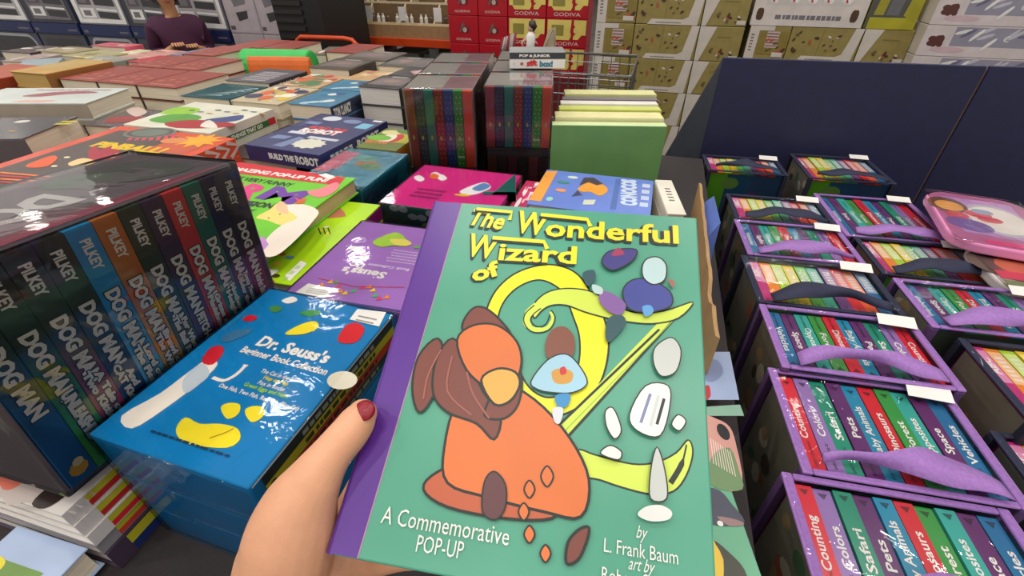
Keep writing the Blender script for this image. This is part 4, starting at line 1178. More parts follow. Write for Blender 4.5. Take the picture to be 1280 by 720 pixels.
def A_pink(fc, W, L):
    wh = c_((240,236,240))
    for x, y in ((524,224),(545,220),(552,223)): fc.poly(smooth_pts([fc.pix(x-7,y-2),fc.pix(x,y-5),fc.pix(x+7,y),fc.pix(x,y+3)],3,True), wh)
    fc.poly(smooth_pts([fc.pix(*q) for q in [(536,221),(542,217),(549,220),(544,224)]],3,True), c_((230,120,60)))
    fc.poly(smooth_pts([fc.pix(*q) for q in [(574,240),(590,232),(606,228),(614,234),(604,240),(588,244)]],3,True), wh)
    fc.poly(smooth_pts([fc.pix(*q) for q in [(590,236),(604,229),(613,233),(600,239)]],3,True), c_((110,150,200)))
    fc.ell(*fc.pix(578,244), .018,.006, c_((236,190,60)), .1)
    fc.scribble(*fc.pix(510,245), *fc.pix(560,237), c_((160,40,110)), 3, 3, .5)
def F_pink(fc, W, T):
    fc.rect(0, 0, W, T, c_((56,120,104)))
    rd = random.Random(2)
    for i in range(7): fc.ell(.03+i*.02, T*rd.uniform(.55,.85), .011, T*.14, c_((206,222,224)), 0, 8)
    for i in range(5): fc.ell(.1+i*.025, T*rd.uniform(.2,.4), .012, T*.12, c_((196,206,70)), 0, 8)
book('pink_book', 'hot pink picture book with green front edge, above the held book', 'book', ('uv', -.497, .757), 0, .215, 1.09, .046, c_((218, 50, 142), .3), A_pink, 'R', c_((30,130,110)), None, 'case', side_art=F_pink, wrap=WRAP_FLAT, W=.24)
# teal upright card
m = Matrix.Translation(aty(604, 252, .90)) @ Matrix.Rotation(-.1, 4, 'Z')
t = thing('teal_card', 'teal leaning card corner just behind the held book', 'card', m)
q1 = m.inverted() @ aty(645, 252, .90); q2 = m.inverted() @ aty(644, 218, .90)
mb = MB(); q0 = Vector((0, 0, 0))
dn = Vector((0, 0, -(m.translation.z - 1.095)))
base = [q0 + dn, q1 + dn, q1, q2, q0]
mb.add(base + [p + Vector((0, .003, 0)) for p in base], [(0,1,2,3,4), (9,8,7,6,5), (0,5,6,1), (1,6,7,2), (2,7,8,3), (3,8,9,4), (4,9,5,0)], c_((40,128,116)))
mb.build('card_sheet', t)
def A_econ(fc, W, L):
    P = lambda q: [fc.pix(*a) for a in q]
    fc.poly(P([(683,214),(697,214),(676,252),(661,250)]), c_((238,162,70)))
    fc.poly(P([(770,224),(776,224),(770,262),(762,262)]), c_((80,110,180)))
    a, b = fc.pix(786,258), fc.pix(786,224)
    ang = math.atan2(b[1]-a[1], b[0]-a[0])
    fc.text('CONOCOS', (a[0]+b[0])/2, (a[1]+b[1])/2, .03, c_((206,222,246)), ang, .07, width=math.hypot(b[0]-a[0], b[1]-a[1])*.95)
    fc.scribble(*fc.pix(799,258), *fc.pix(813,228), c_((214,226,246)), 4, 3, .6)
    fc.poly(smooth_pts(P([(722,236),(736,228),(752,230),(760,238),(750,245),(738,240),(728,240)]),3,True), c_((236,160,50)))
    fc.poly(P([(724,232),(730,222),(742,222),(754,230),(746,232),(736,228)]), c_((70,60,70)))
    fc.poly(P([(714,246),(722,238),(728,244)]), c_((60,64,100)))
    fc.ell(*fc.pix(701,238), .012,.008, c_((236,150,90)))
    fc.ell(*fc.pix(704,228), .014,.008, c_((60,140,130))); fc.ell(*fc.pix(716,222), .012,.008, c_((200,220,200)))
    fc.poly(P([(730,250),(745,250),(742,256),(728,256)]), c_((206,210,190))); fc.ell(*fc.pix(687,249), .007,.01, c_((150,210,200)))
book('blue_spanish_book', 'periwinkle blue picture book with an orange stripe and pale lettering', 'book', ('uv', -.207, .83), .0, .19, 1.09, .04, c_((104, 132, 214), .3), A_econ, 'L', W=.243)

book('red_pink_book', 'crimson and white patterned book between the pink and blue books', 'book', ('uv', -.249, .83), 0, .16, 1.07, .04, c_((196,50,96)), rand_art(3, [(240,200,210),(214,60,110),(240,230,230)], 12), 'R', W=.038)
# white books and brown carton edge
book('white_booklet', 'white booklet with small black sketch right of the blue book', 'book', (815, 266), (858, 268), .165, 1.095, .03, c_((230,224,210), .45),
     lambda fc, W, L: fc.scribble(W*.35, L*.35, W*.68, L*.78, c_((110,100,90)), 5, 3, .4), 'L', c_((220,214,200)), W=.065)
m = Matrix.Translation(uv(.130, .50, TABLE_Z)) @ Matrix.Rotation(YAW, 4, 'Z')
t = thing('cardboard_tray', 'torn brown cardboard tray wall along the right side of the table', 'box', m)
KR = c_((176,140,96), .8, 'card')
mb = MB()
n = 22; Ln = .52
rd = random.Random(9); vs = []; fs = []
for k in range(n + 1):
    y = Ln * k / n; h = .120 - .004 * abs(math.sin(k * .9)) - (.012 if 3 < k < 6 else 0)
    vs += [(0, y, 0), (0, y, h), (.006, y, h - .002), (.006, y, 0)]
for k in range(n):
    for j in range(4):
        fs.append((4*k+j, 4*(k+1)+j, 4*(k+1)+(j+1) % 4, 4*k+(j+1) % 4))
fs += [(0,1,2,3), tuple(4*n + j for j in (3,2,1,0))]
mb.add(vs, fs, KR); mb.build('cardboard_wall', t)
mb = MB(); mb.add([(.006, .3, 0), (.03, .32, 0), (.03, .45, 0), (.006, .45, 0), (.006, .3, .10), (.026, .32, .125), (.024, .45, .12), (.006, .45, .1)],
                  [(0,3,2,1), (4,5,6,7), (0,1,5,4), (1,2,6,5), (2,3,7,6), (3,0,4,7)], c_((92,120,200))); 
o = mb.build('blue_folder'); o.matrix_world = m @ Matrix.Translation((.002, 0, 0)); tag(o, 'blue folder standing behind the brown cardboard wall', 'folder')

# animal poster book at the right of the held book
def A_animal(fc, W, L):
    P = lambda q: [fc.pix(*a) for a in q]
    fc.poly(P([(860,440),(912,440),(924,500),(860,500)]), c_((150,166,200)))
    fc.poly(smooth_pts(P([(876,452),(896,450),(904,466),(890,478),(876,470)]),3,True), c_((120,134,170)))
    fc.poly(smooth_pts(P([(878,486),(886,482),(888,496),(878,502)]),3,True), c_((180,50,60)))
    fc.poly(P([(860,510),(925,506),(930,520),(860,520)]), c_((130,170,150)))
    fc.poly(smooth_pts(P([(876,522),(896,524),(912,534),(920,556),(928,606),(904,612),(876,580)]),3,True), c_((206,150,140)))
    fc.poly(smooth_pts(P([(890,570),(912,560),(924,590),(928,612),(900,612),(886,600)]),3,True), c_((110,140,96)))
    fc.ell(*fc.pix(904,540), .007,.012, BLACK)
    for i in range(9): fc.stroke([(888+3*i,548+2*i),(892+3.4*i,580+2*i)], .0008, c_((236,216,206)), px=True)
    fc.poly(smooth_pts(P([(880,612),(900,614),(914,630),(926,644),(930,654),(916,658),(890,656),(878,650)]),3,True), c_((70,72,90)))
    fc.poly(smooth_pts(P([(896,646),(920,650),(930,656),(912,658)]),3,True), c_((150,120,120)))
    fc.poly(smooth_pts(P([(876,672),(892,676),(904,700),(905,740),(876,740)]),3,True), c_((234,196,60)))
    fc.poly(smooth_pts(P([(892,676),(910,690),(930,712),(935,740),(906,740),(904,700)]),3,True), c_((60,60,50)))
    fc.ell(*fc.pix(900,655), .003,.003, WHITE)
book('animal_poster_book', 'soft green animal book beside the purple bags, right of the held book', 'book', (830, 740), (962, 748), .33, 1.03, .02, c_((104,172,138), .35), A_animal, 'L', copies=1)

# gift box on the wrapped sets
def F_gift(fc, W, T):
    fc.rect(0, T * .62, W, T, c_((60,62,68))); fc.text('POP & JUNIOR', W * .45, T * .8, T * .16, WHITE, 0, .05, width=W * .55)
    fc.text('gift', W * .40, T * .32, T * .34, c_((214,60,60)), 0, .06, width=W * .2); fc.text('box!', W * .66, T * .32, T * .34, c_((60,130,160)), 0, .06, width=W * .24)
    fc.ell(W * .22, T * .32, W * .03, T * .1, c_((196,90,80))); fc.ell(W * .08, T * .32, W * .02, T * .1, c_((214,210,206)))
zt2 = m2.translation.z + H2 + .0062
g0 = at(637, 86, zt2)
p = g0; q = at(706, 86, zt2)
gt = aty(637, 66, p.y)
gm = Matrix.Translation(p) @ Matrix.Rotation(math.atan2(q.y - p.y, q.x - p.x), 4, 'Z')
t = thing('gift_box', 'white and charcoal gift box on top of the wrapped spine sets', 'gift box', gm)
Wg, Hg = (q - p).length, gt.z - p.z
mb = MB(); mb.box(0, 0, 0, Wg, .09, Hg, WHITE); mb.build('box_body', t, .002)
mb = MB(); mb.box(0.001, 0.001, Hg, Wg - .001, .089, Hg + .0008, c_((150,150,150))); F_gift(Face(mb, gm, (0, -.0004, 0), (1, 0, 0), (0, 0, 1)), Wg, Hg)
mb.build('box_print', t)

# ---- rows of hardbacks at the back of the table
GRB = c_((92, 86, 84), .3); TERR = c_((150, 66, 58), .42)
def A_grey(fc, W, L):
    fc.rect(W*.1, L*.2, W*.9, L*.8, c_((120,108,106))); fc.ell(W*.5, L*.55, W*.2, L*.12, c_((150,120,116))); fc.rect(W*.3, L*.86, W*.7, L*.92, c_((190,184,180)))
def A_terr(fc, W, L):
    for k in range(5): fc.ell(W*(.2+.15*k), L*(.3+.1*(k%3)), W*.06, L*.05, c_((188,98,76)))
    fc.scribble(W*.15, L*.1, W*.8, L*.18, c_((214,150,120)), 1, 2)
GP = 'books piled on the sale table'
def bk(*a, **k): k.setdefault('group', GP); return book(*a, **k)
bk('black_hardback', 'black hardback with cream page edge left of the patterned spines', 'book', ('uv', -0.925, 1.4), 0, 0.172, 1.15, .055, c_((60,56,60), .3), A_grey, 'R', c_((26,24,28)), pages=PAPERW, W=0.15)
bk('black_hardback', 'black hardback in the second row left of the patterned spines', 'book', ('uv', -0.912, 1.577), 0, 0.16, 1.15, .055, c_((72,68,70), .3), lambda f, W, L: (f.ell(W*.55, L*.5, W*.2, L*.15, c_((190,150,150))), f.rect(W*.5, L*.25, W*.62, L*.7, c_((200,170,166)))), 'R', c_((26,24,28)), pages=PAPERW, W=0.15)
bk('black_hardback', 'black hardback in the rear row left of the patterned spines', 'book', ('uv', -0.908, 1.742), 0, 0.17, 1.15, .055, c_((110,104,106), .3), A_grey, 'R', c_((26,24,28)), pages=PAPERW, W=0.15)
bk('grey_hardback', 'slate grey hardback with a pale label near the orange beam', 'book', ('uv', -1.065, 1.775), 0, 0.2, 1.14, .05, c_((84,82,80), .3), A_grey, 'R', W=0.15)
bk('peach_paperback', 'peach coloured thin book left of the black hardbacks', 'book', ('uv', -1.118, 1.605), 0, 0.165, 1.12, .03, c_((206,168,120), .3), rand_art(5, [(222,190,150),(196,120,100),(230,206,180)], 8), 'R', W=0.18)
bk('brown_hardback', 'grey brown thick hardback with cream pages near the orange rail', 'book', ('uv', -1.305, 1.665), 0, 0.2, 1.14, .05, c_((84,76,68), .35), A_grey, 'R', c_((66,58,52)), W=0.18)
bk('brown_hardback', 'grey brown hardback behind the thick one near the orange rail', 'book', ('uv', -1.3, 1.87), 0, 0.2, 1.14, .05, c_((96,88,78), .35), A_grey, 'R', c_((66,58,52)), W=0.22)
def A_clancy(fc, W, L):
    rd = random.Random(6)
    for k in range(10): fc.ell(W*rd.uniform(.15,.85), L*rd.uniform(.1,.9), W*.12, L*.08, c_([(70,140,170),(170,200,214),(220,220,220),(60,80,130)][k%4]), rd.random(), 9)
bk('blue_thriller', 'blue white hardback with lettered navy spine in front of black hardbacks', 'book', ('uv', -1.092, 1.225), 0, 0.222, 1.12, .042, c_((60,120,156), .3), A_clancy, 'R', c_((34,40,70)), lambda f, Ln, T: f.text('TOM CLANCY', Ln*.3, T*.5, T*.6, WHITE, 0, .05, width=Ln*.5), W=0.155)
bk('blue_thriller', 'blue white hardback behind the lettered navy spine', 'book', ('uv', -1.11, 1.455), 0, 0.145, 1.12, .042, c_((70,128,160), .3), A_clancy, 'R', c_((44,50,86)), W=0.155)
bk('comic_hardback', 'busy orange and white comic hardback behind the navy robot book', 'book', ('uv', -1.29, 1.235), 0, 0.212, 1.12, .042, c_((196,180,150), .35), rand_art(21, [(220,100,50),(240,236,220),(90,130,90),(60,60,90),(220,190,60)], 16), 'L', W=0.188)
bk('comic_hardback', 'second busy comic hardback further back in its row', 'book', ('uv', -1.285, 1.455), 0, 0.195, 1.12, .042, c_((196,160,120), .35), rand_art(22, [(220,100,50),(240,236,220),(90,130,90),(190,60,60)], 16), 'L', W=0.165)
bk('teal_foil_book', 'dark teal hardback with silver streaks beside the terracotta rows', 'book', ('uv', -1.495, 1.24), 0, 0.185, 1.12, .045, c_((36,84,92), .22), lambda f, W, L: [f.poly([(W*(.2+.1*k),L*(.1+.12*k)),(W*(.7+.05*k),L*(.2+.12*k)),(W*(.65+.05*k),L*(.23+.12*k))], c_((190,206,214))) for k in range(6)], 'R', c_((26,60,76)), W=0.195)  # pale slanted streaks drawn on the teal cover
bk('dark_thriller', 'charcoal hardback with lettered dark spine right of terracotta rows', 'book', ('uv', -1.49, 1.432), 0, 0.215, 1.13, .045, c_((90,84,92), .3), lambda f, W, L: f.scribble(W*.2, L*.1, W*.8, L*.8, c_((200,196,200)), 6, 2, .5), 'R', c_((34,30,42)), lambda f, Ln, T: f.text('NOT DEAD YET', Ln*.42, T*.5, T*.55, WHITE, 0, .04, width=Ln*.68), W=0.19)
# green and orange rolls
for (xa, ya, xb, yb, rr_, cc, lab) in ((296, 67, 384, 69, .045, (60,190,90), 'bright green rolled mat at the back of the table'), (302, 77, 384, 78, .016, (226,110,40), 'orange rolled mat in front of the green one')):
    p, q = at(xa, ya, 1.12), at(xb, yb, 1.12)
    p.z = q.z = TABLE_Z + .003 + rr_ * (1 if cc[1] > 150 else 1) ; hz = 1.135 - TABLE_Z
    u = math.atan2(q.y - p.y, q.x - p.x)
    m = Matrix.Translation((p.x, p.y, TABLE_Z)) @ Matrix.Rotation(u, 4, 'Z')
    claim(rect_pts(m, (q - p).length, rr_ * 3.2, 0, .05 - rr_ * 1.6), TABLE_Z, 1.14)
    t = thing('rolled_mat', lab, 'mat', m)
    Ln = (q - p).length; n = 20; mb = MB(); vs = []; fs = []
    for k in range(n):
        a = 2 * math.pi * k / n; y = rr_ * math.cos(a); z = hz / 2 + (hz / 2) * math.sin(a)
        vs += [(0, y * 1.6 + .05, z), (Ln * .97, y * 1.6 + .05, z)]
    for k in range(n): j = (k + 1) % n; fs.append((2*k, 2*k+1, 2*j+1, 2*j))
    fs += [tuple(2*k for k in range(n)), tuple(2*k+1 for k in range(n))[::-1]]
    mb.add(vs, fs, c_(cc, .5)); mb.build('roll', t, .01)

rd = random.Random(8)
# three terracotta columns and the rows behind them
A0 = at(72, 98, 1.12); A0 = Vector((A0.x, A0.y, 0))
for r_ in range(4):
    for k in range(4):
        if r_ == 0 and k == 3: continue
        P0 = A0 + UA * (.186 * k + .02 * r_) + VA * (.262 * r_)
        if not is_clear(rect_pts(Matrix.Translation(P0) @ Matrix.Rotation(YAW, 4, 'Z'), .18, .25), TABLE_Z, 1.13): continue
        nm = ['first', 'second', 'third', 'fourth'][k]; rw = ['front', 'second', 'third', 'rear'][r_]
        dz = rd.choice([0, 0, .004])
        px0 = None
        root, *_ = None, 
        z = 1.12 + dz; T = .046
        nst = 3; T = (z - TABLE_Z) / nst - .0002
        m = Matrix.Translation((P0.x, P0.y, z - T)) @ Matrix.Rotation(YAW, 4, 'Z')
        claim(rect_pts(m, .18, .25), TABLE_Z, 1.13)
        r = thing('terracotta_hardback', 'terracotta hardback, %s from the left in the %s row' % (nm, rw), 'book', m, 'terracotta hardbacks')
        mb = MB(); t = .0028; W = .18; L = .25
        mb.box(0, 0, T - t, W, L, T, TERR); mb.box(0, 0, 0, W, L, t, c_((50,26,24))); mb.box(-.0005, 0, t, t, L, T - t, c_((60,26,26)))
        mb.build('cover', r)
        mb = MB(); mb.box(t, .0035, t, W - .0035, L - .0035, T - t, PAPER); mb.build('pages', r)
        if r_ < 3:
            mb = MB(); A_terr(Face(mb, m, (0, 0, T), (1, 0, 0), (0, 1, 0)), W, L); mb.build('cover_print', r)
        for q in range(nst - 1):
            c = dup_tree(r, (0, 0, -(T + .0002) * (q + 1)))
            c['label'] = '%s copy down, terracotta pile, %s from the left, %s row' % (ORD[q], nm, rw)
bk('yellow_hardback', 'mustard yellow thick hardback left of the terracotta rows', 'book', ('uv', -2.345, 1.29), 0, 0.26, 1.14, .05, c_((196,152,76), .4), lambda f, W, L: f.rect(W*.1, L*.3, W*.8, L*.9, c_((190,160,96))), 'R', c_((150,100,50)), pages=c_((206,170,100), .8, 'paper'), W=0.185)
bk('rust_hardback', 'rust coloured thick hardback at the far left edge', 'book', ('uv', -2.64, 1.2), 0, 0.28, 1.12, .06, c_((176,78,50), .4), None, 'R', c_((150,56,36)), W=0.28)
bk('pale_blue_thin_book', 'pale blue flat book in the left rear rows', 'book', (18, 84), (70, 80), .2, 1.08, .03, c_((150,168,176), .4), None, 'R')
flats = [((0,76),(52,78),(170,150,146),'dull pink flat book by the left edge'),((30,66),(74,70),(160,146,110),'khaki flat book in the far left rows'),((58,72),(96,77),(176,168,120),'faded olive book beside the khaki one'),
         ((92,60),(124,62),(206,90,110),'rose pink flat book far left'),((98,68),(142,72),(236,232,190),'cream yellow open looking book in the far rows'),((140,70),(178,74),(210,150,140),'salmon flat book before the shopper'),
         ((178,66),(214,70),(170,186,196),'pale grey blue book before the shopper'),((212,68),(250,72),(120,130,160),'slate blue wrapped book before the shopper'),((250,66),(292,70),(70,84,140),'navy and white wrapped book before the grey cartons'),
         ((262,76),(306,80),(190,110,96),'coral flat book behind the terracotta rows'),((150,76),(190,80),(180,40,56),'crimson flat book behind the terracotta rows'),((60,80),(104,84),(150,150,140),'grey flat book behind the mustard one'),
         ((0,64),(30,66),(70,48,50),'dark brown flat book at the far left corner'),((190,76),(232,80),(196,96,80),'brick flat book behind the terracotta rows'),((392,68),(440,68),(120,112,104),'taupe flat book near the orange rail'),((430,78),(476,78),(120,112,104),'stone grey flat book near the orange beam'),((104,76),(146,80),(206,206,206),'silver white book with dark edge in the far rows')]
for i, (a_, b_, cc, lab) in enumerate(flats):
    bk('flat_book', lab, 'book', a_, b_, .2 + .02 * (i % 3), 1.075 + .006 * (i % 4), .045, c_(cc, .35), rand_art(40 + i, [cc, tuple(min(255, v + 40) for v in cc), tuple(max(0, v - 40) for v in cc), (220, 210, 200)], 6), 'R', W=.24, tilt=math.radians(1.5 * (i % 3 - 1)) * 0)
# left middle books
def A_things(fc, W, L):
    P = lambda q: [fc.pix(*a) for a in q]
    rd = random.Random(5)
    fc.poly(smooth_pts(P([(186,150),(206,144),(232,142),(252,146),(240,152),(206,154)]),3,True), c_((90,160,60)))
    fc.poly(smooth_pts(P([(200,142),(222,134),(250,136),(240,142)]),3,True), c_((150,200,60)))
    fc.poly(smooth_pts(P([(206,154),(240,150),(276,152),(296,156),(270,160),(220,160)]),3,True), c_((170,40,50)))
    fc.poly(smooth_pts(P([(256,150),(284,146),(304,144),(300,150),(276,153)]),3,True), c_((60,76,130)))
    fc.poly(smooth_pts(P([(250,158),(262,150),(272,160)]),3,True), c_((230,220,210)))
    for k in range(9): fc.ell(*fc.pix(240 + k * 11, 138 + (k % 3) * 2), .012, .006, c_([(60,90,60),(120,130,150),(180,150,90)][k % 3]))
bk('things_that_go_book', 'white cover book with green red vehicles and a lettered green spine', 'book', ('uv', -1.42, .97), 0, .25, 1.11, .05, c_((226,224,206), .3), A_things, 'R', c_((44,104,56)),
   lambda f, Ln, T: (f.rect(0, 0, Ln, T, c_((222,216,206))), f.rect(Ln*.18, T*.04, Ln*.86, T*.46, c_((44,110,60))), f.text('THINGS THAT GO', Ln*.5, T*.25, T*.26, WHITE, 0, .04, width=Ln*.5), f.rect(Ln*.86, T*.04, Ln*.98, T*.5, c_((200,30,40)))), 'case', W=.33)
def A_dark(cols):
    def f(fc, W, L):
        rd = random.Random(9)
        for k in range(9): fc.ell(W*rd.uniform(.15,.85), L*rd.uniform(.15,.85), W*.07, L*.05, c_(cols[k % len(cols)]), rd.random(), 9)
    return f
bk('charcoal_book', 'charcoal glossy book with yellow title at the left', 'book', ('uv', -1.95, .665), .33, .2, 1.11, .06, c_((66,60,64), .22), lambda f, W, L: (f.scribble(*f.pix(66,156), *f.pix(100,150), c_((214,200,60)), 2, 3, .7), f.ell(*f.pix(28,152), .02, .014, c_((214,206,196))), f.ell(*f.pix(16,164), .01, .006, c_((190,150,90)))), 'F', c_((100,92,94)), W=.42)
bk('grey_red_book', 'dark grey book with a dull red shape right of the charcoal book', 'book', ('uv', -1.62, .975), .1, .20, 1.085, .05, c_((92,82,86), .25), lambda f, W, L: (f.poly(smooth_pts([f.pix(*q) for q in [(130,152),(145,146),(180,146),(172,151),(140,154)]],3,True), c_((150,46,50))), f.poly(smooth_pts([f.pix(*q) for q in [(158,138),(172,134),(184,140),(170,146)]],3,True), c_((206,180,170))), f.scribble(*f.pix(136,161), *f.pix(148,158), c_((206,200,200)), 1, 2, .8)), 'L', W=.19)
bk('white_red_book', 'white book with maroon print and grey page edge at the left', 'book', ('uv', -2.08, .95), .28, .2, 1.125, .045, c_((206,212,208), .35), lambda fc, W, L: (fc.poly(smooth_pts([(W*.35,L*.45),(W*.5,L*.7),(W*.72,L*.78),(W*.86,L*.66),(W*.66,L*.56),(W*.5,L*.4)],3,True), c_((160,90,100))), fc.poly(smooth_pts([(W*.4,L*.12),(W*.6,L*.2),(W*.72,L*.16),(W*.6,L*.06)],3,True), c_((226,170,160))), fc.scribble(W*.3, L*.82, W*.9, L*.92, c_((170,110,116)), 1, 4)), 'F', c_((172,160,146)), W=.42)
bk('lilac_grey_book', 'lilac grey flat book between white book and terracotta rows', 'book', (10, 112), (84, 108), .2, 1.06, .03, c_((132,122,130), .35), None, 'R', copies=1)
bk('grey_flat_book', 'pale grey flat book in front of the terracotta piles', 'book', (120, 132), (200, 138), .22, 1.055, .03, c_((136,124,128), .3), A_dark([(96,86,90),(170,160,160)]), 'R', copies=1)
bk('orange_sun_book', 'orange yellow book showing behind the navy robot book', 'book', (352, 152), (400, 150), .2, 1.06, .035, c_((222,120,50), .35), rand_art(33, [(240,190,60),(220,90,40),(250,220,140)], 8), 'R', copies=1)
# ------------------------------------------------------------------ the held book
HM = Matrix(((.984,.153,-.087,-.1032),(-.176,.898,.402,.1232),(.017,-.402,.911,1.2226),(0,0,0,1)))
R_ = Matrix(((0.984, 0.153, -0.087), (-0.176, 0.898, -0.402), (0.017, 0.411, 0.911)))
hx = R_.col[0].normalized(); hy = (R_.col[1] - hx * R_.col[1].dot(hx)).normalized(); hz = hx.cross(hy)
HM = Matrix.Translation((-.1032, .1232, 1.2226)) @ Matrix((hx, hy, hz)).transposed().to_4x4()
HW, HH, HT = .21, .262, .026
TEAL = c_((80, 160, 134), .33); PUR = c_((90, 44, 144), .33)
hb = thing('held_pop_up_book', 'teal hardback with purple spine and yellow lettering, held up in the hand', 'book', HM)
mb = MB(); t = .003
mb.box(.0, 0, -t, HW, HH, 0, TEAL); mb.box(0, 0, -HT, HW, HH, -HT + t, TEAL)
mb.build('cover_board', hb, .0012)
mb = MB()
# rounded spine
pts = [(-.001 - .005 * math.sin(a), -HT / 2 + HT / 2 * math.cos(a)) for a in [math.pi * k / 8 for k in range(9)]]
vs = []; fs = []
for x, z in [(0.001, 0)] + pts + [(0.001, -HT)]:
    vs += [(x, 0, z), (x, HH, z)]
n = len(vs) // 2
for k in range(n - 1): fs.append((2*k, 2*k+1, 2*k+3, 2*k+2))
fs.append(tuple(2*k for k in range(n))[::-1]); fs.append(tuple(2*k+1 for k in range(n)))
mb.add(vs, fs, PUR); mb.build('spine', hb, smooth=False)
mb = MB(); mb.box(.001, .004, -HT + t, HW - .004, HH - .004, -t, c_((226,216,206), .8, 'paper')); mb.build('pages', hb)
mb = MB(); F = Face(mb, HM, (0, 0, 0), (1, 0, 0), (0, 1, 0)); F.h = .0001
PL = lambda pts, m_: F.poly(pts, m_, px=True)
SM = lambda pts, m_, n=4: F.poly([F.pix(*q) for q in smooth_pts(pts, n, True)], m_)
ST = lambda pts, w_, m_, n=4, cl=False: F.stroke([F.pix(*q) for q in (smooth_pts(pts, n, cl) if n else pts)], w_, m_, closed=cl)
u1 = F.pix(447, 698)[0]; u2 = F.pix(578, 253)[0]
us = (u1 + u2) / 2
F.poly([(0.0002, .0006), (u1, .0006), (u2, HH - .0006), (.0002, HH - .0006)], PUR)
F.stroke([(u1, .0006), (u2, HH - .0006)], .0008, c_((176, 130, 160)))
ye = c_((240, 236, 34), .35); lime = c_((208, 228, 84), .35); INK = c_((20, 30, 24), .4); limed = c_((150, 190, 60))
# O of the title: ring
outer = [(607,402),(613,375),(628,354),(650,339),(680,331),(705,334),(724,345),(740,368),(754,395),(761,425),(757,460),(745,488),(725,508),(700,519),(672,517),(652,505),(636,484),(618,450)]
inner = [(622,405),(626,385),(638,367),(655,355),(674,350),(692,356),(706,369),(716,395),(724,420),(724,450),(716,475),(703,492),(685,497),(668,490),(655,475),(646,452),(636,436),(626,420)]
def ring(out_, in_, m_):
    F.up(); n = len(out_); A_ = [F.pix(*q) for q in smooth_pts(out_, 4, True)]; B_ = [F.pix(*q) for q in smooth_pts(in_, 4, True)]
    L = len(A_)
    F.mb.add([F.p(*q) for q in A_] + [F.p(*q) for q in B_], [(i, (i+1) % L, L + (i+1) % L, L + i) for i in range(L)], m_)
ring(outer, inner, ye)
ST(outer, .0014, INK, 4, True); ST(inner, .0012, INK, 4, True)
# Z of the title: long stroke, lower sweep, upper ribbon with its curl
sweep = [(722,563),(745,569),(790,580),(820,578),(845,566),(860,550),(866,566),(858,594),(842,614),(815,618),(780,610),(750,600),(727,593)]
SM(sweep, lime); ST(sweep, .0010, INK, 4, True)
ST([(858,556),(852,580),(838,604)], [.001]*4+[.003]*5, INK)
dg = [(828,398),(862,378),(704,550),(690,541)]
PL(dg, lime); ST([(862,378),(706,550)], .0016, INK, 0); ST([(824,412),(692,538)], .0016, INK, 0); ST([(850,392),(700,545)], .0006, limed, 0)
rib = [(640,376),(655,368),(672,361),(700,360),(730,364),(752,374),(778,385),(808,392),(838,389),(866,378),(846,396),(815,405),(785,402),(760,396),(735,388),(712,380),(690,380),(672,388)]
rib = [(666,384),(676,371),(692,363),(716,361),(742,366),(768,382),(795,391),(830,389),(866,378),(848,398),(815,405),(780,402),(755,397),(730,390),(708,382),(690,382),(678,388),(668,398)]
SM(rib, lime); ST(rib, .0011, INK, 4, True)
ST([(672,382),(661,392),(658,402),(664,411),(675,413),(686,409),(691,398),(688,390)], [.006]*5+[.005]*6+[.004]*6+[.003]*6+[.002]*6, lime)
ST([(668,382),(657,392),(655,403),(663,414),(676,416),(688,411),(694,398),(689,388)], .0009, INK)
ST([(676,386),(666,394),(664,402),(670,408),(678,408),(684,403),(687,394)], .0008, INK)
# title lettering
def line(st, p, q, s, m_, b=.03, o=None, ow=.04, sh=0):
    a, c = F.pix(*p), F.pix(*q)
    F.text(st, (a[0]+c[0])/2, (a[1]+c[1])/2, s, m_, math.atan2(c[1]-a[1], c[0]-a[0]), b, width=math.hypot(c[0]-a[0], c[1]-a[1]), outline=o, ow=ow, shear=sh)
YL = c_((236, 226, 44), .35)
def dbl(st, p, q, s, b=.04, sh=0):
    line(st, (p[0]-2, p[1]+2), (q[0]-2, q[1]+2), s, INK, b + .03, sh=sh)
    line(st, p, q, s, YL, b, sh=sh)
dbl('The', (588, 271), (632, 278), .0165, .03, .15)
dbl('W', (646, 277), (684, 282), .022, .025)
dbl('onderful', (682, 285), (848, 294), .0170, .025)
dbl('W', (585, 306), (622, 311), .0215, .025)
dbl('izard', (624, 315), (721, 320), .0160, .025)
for a_, b_ in (((676,269),(734,275)), ((616,298),(680,303))):
    ST([(a_[0]-2, a_[1]+3), (b_[0], b_[1]+3)], .003, INK, 0); ST([a_, b_, (b_[0]+4, b_[1]+9)], .0034, YL, 0)
ST([(594,264),(636,267)], .0034, INK, 0); ST([(596,262),(640,266),(637,276)], .003, YL, 0)
p_ = F.pix(607, 340)
F.text('of', p_[0]-.001, p_[1]-.001, .0130, INK, .42, .06, sx=1.35); F.text('of', p_[0], p_[1], .0130, YL, .42, .04, sx=1.35)
line('A Commemorative', (479, 643), (637, 671), .0094, WHITE, .0)
line('POP-UP', (522, 679), (580, 688), .0088, WHITE, .0)
line('by', (796, 667), (808, 669), .0066, WHITE, .0, sh=.25)
line('L. Frank Baum', (755, 681), (847, 697), .0070, WHITE, .0)
line('art by', (786, 706), (817, 712), .0064, WHITE, .0, sh=.25)
line('Robert Sabuda', (752, 717), (850, 735), .0070, WHITE, .0)
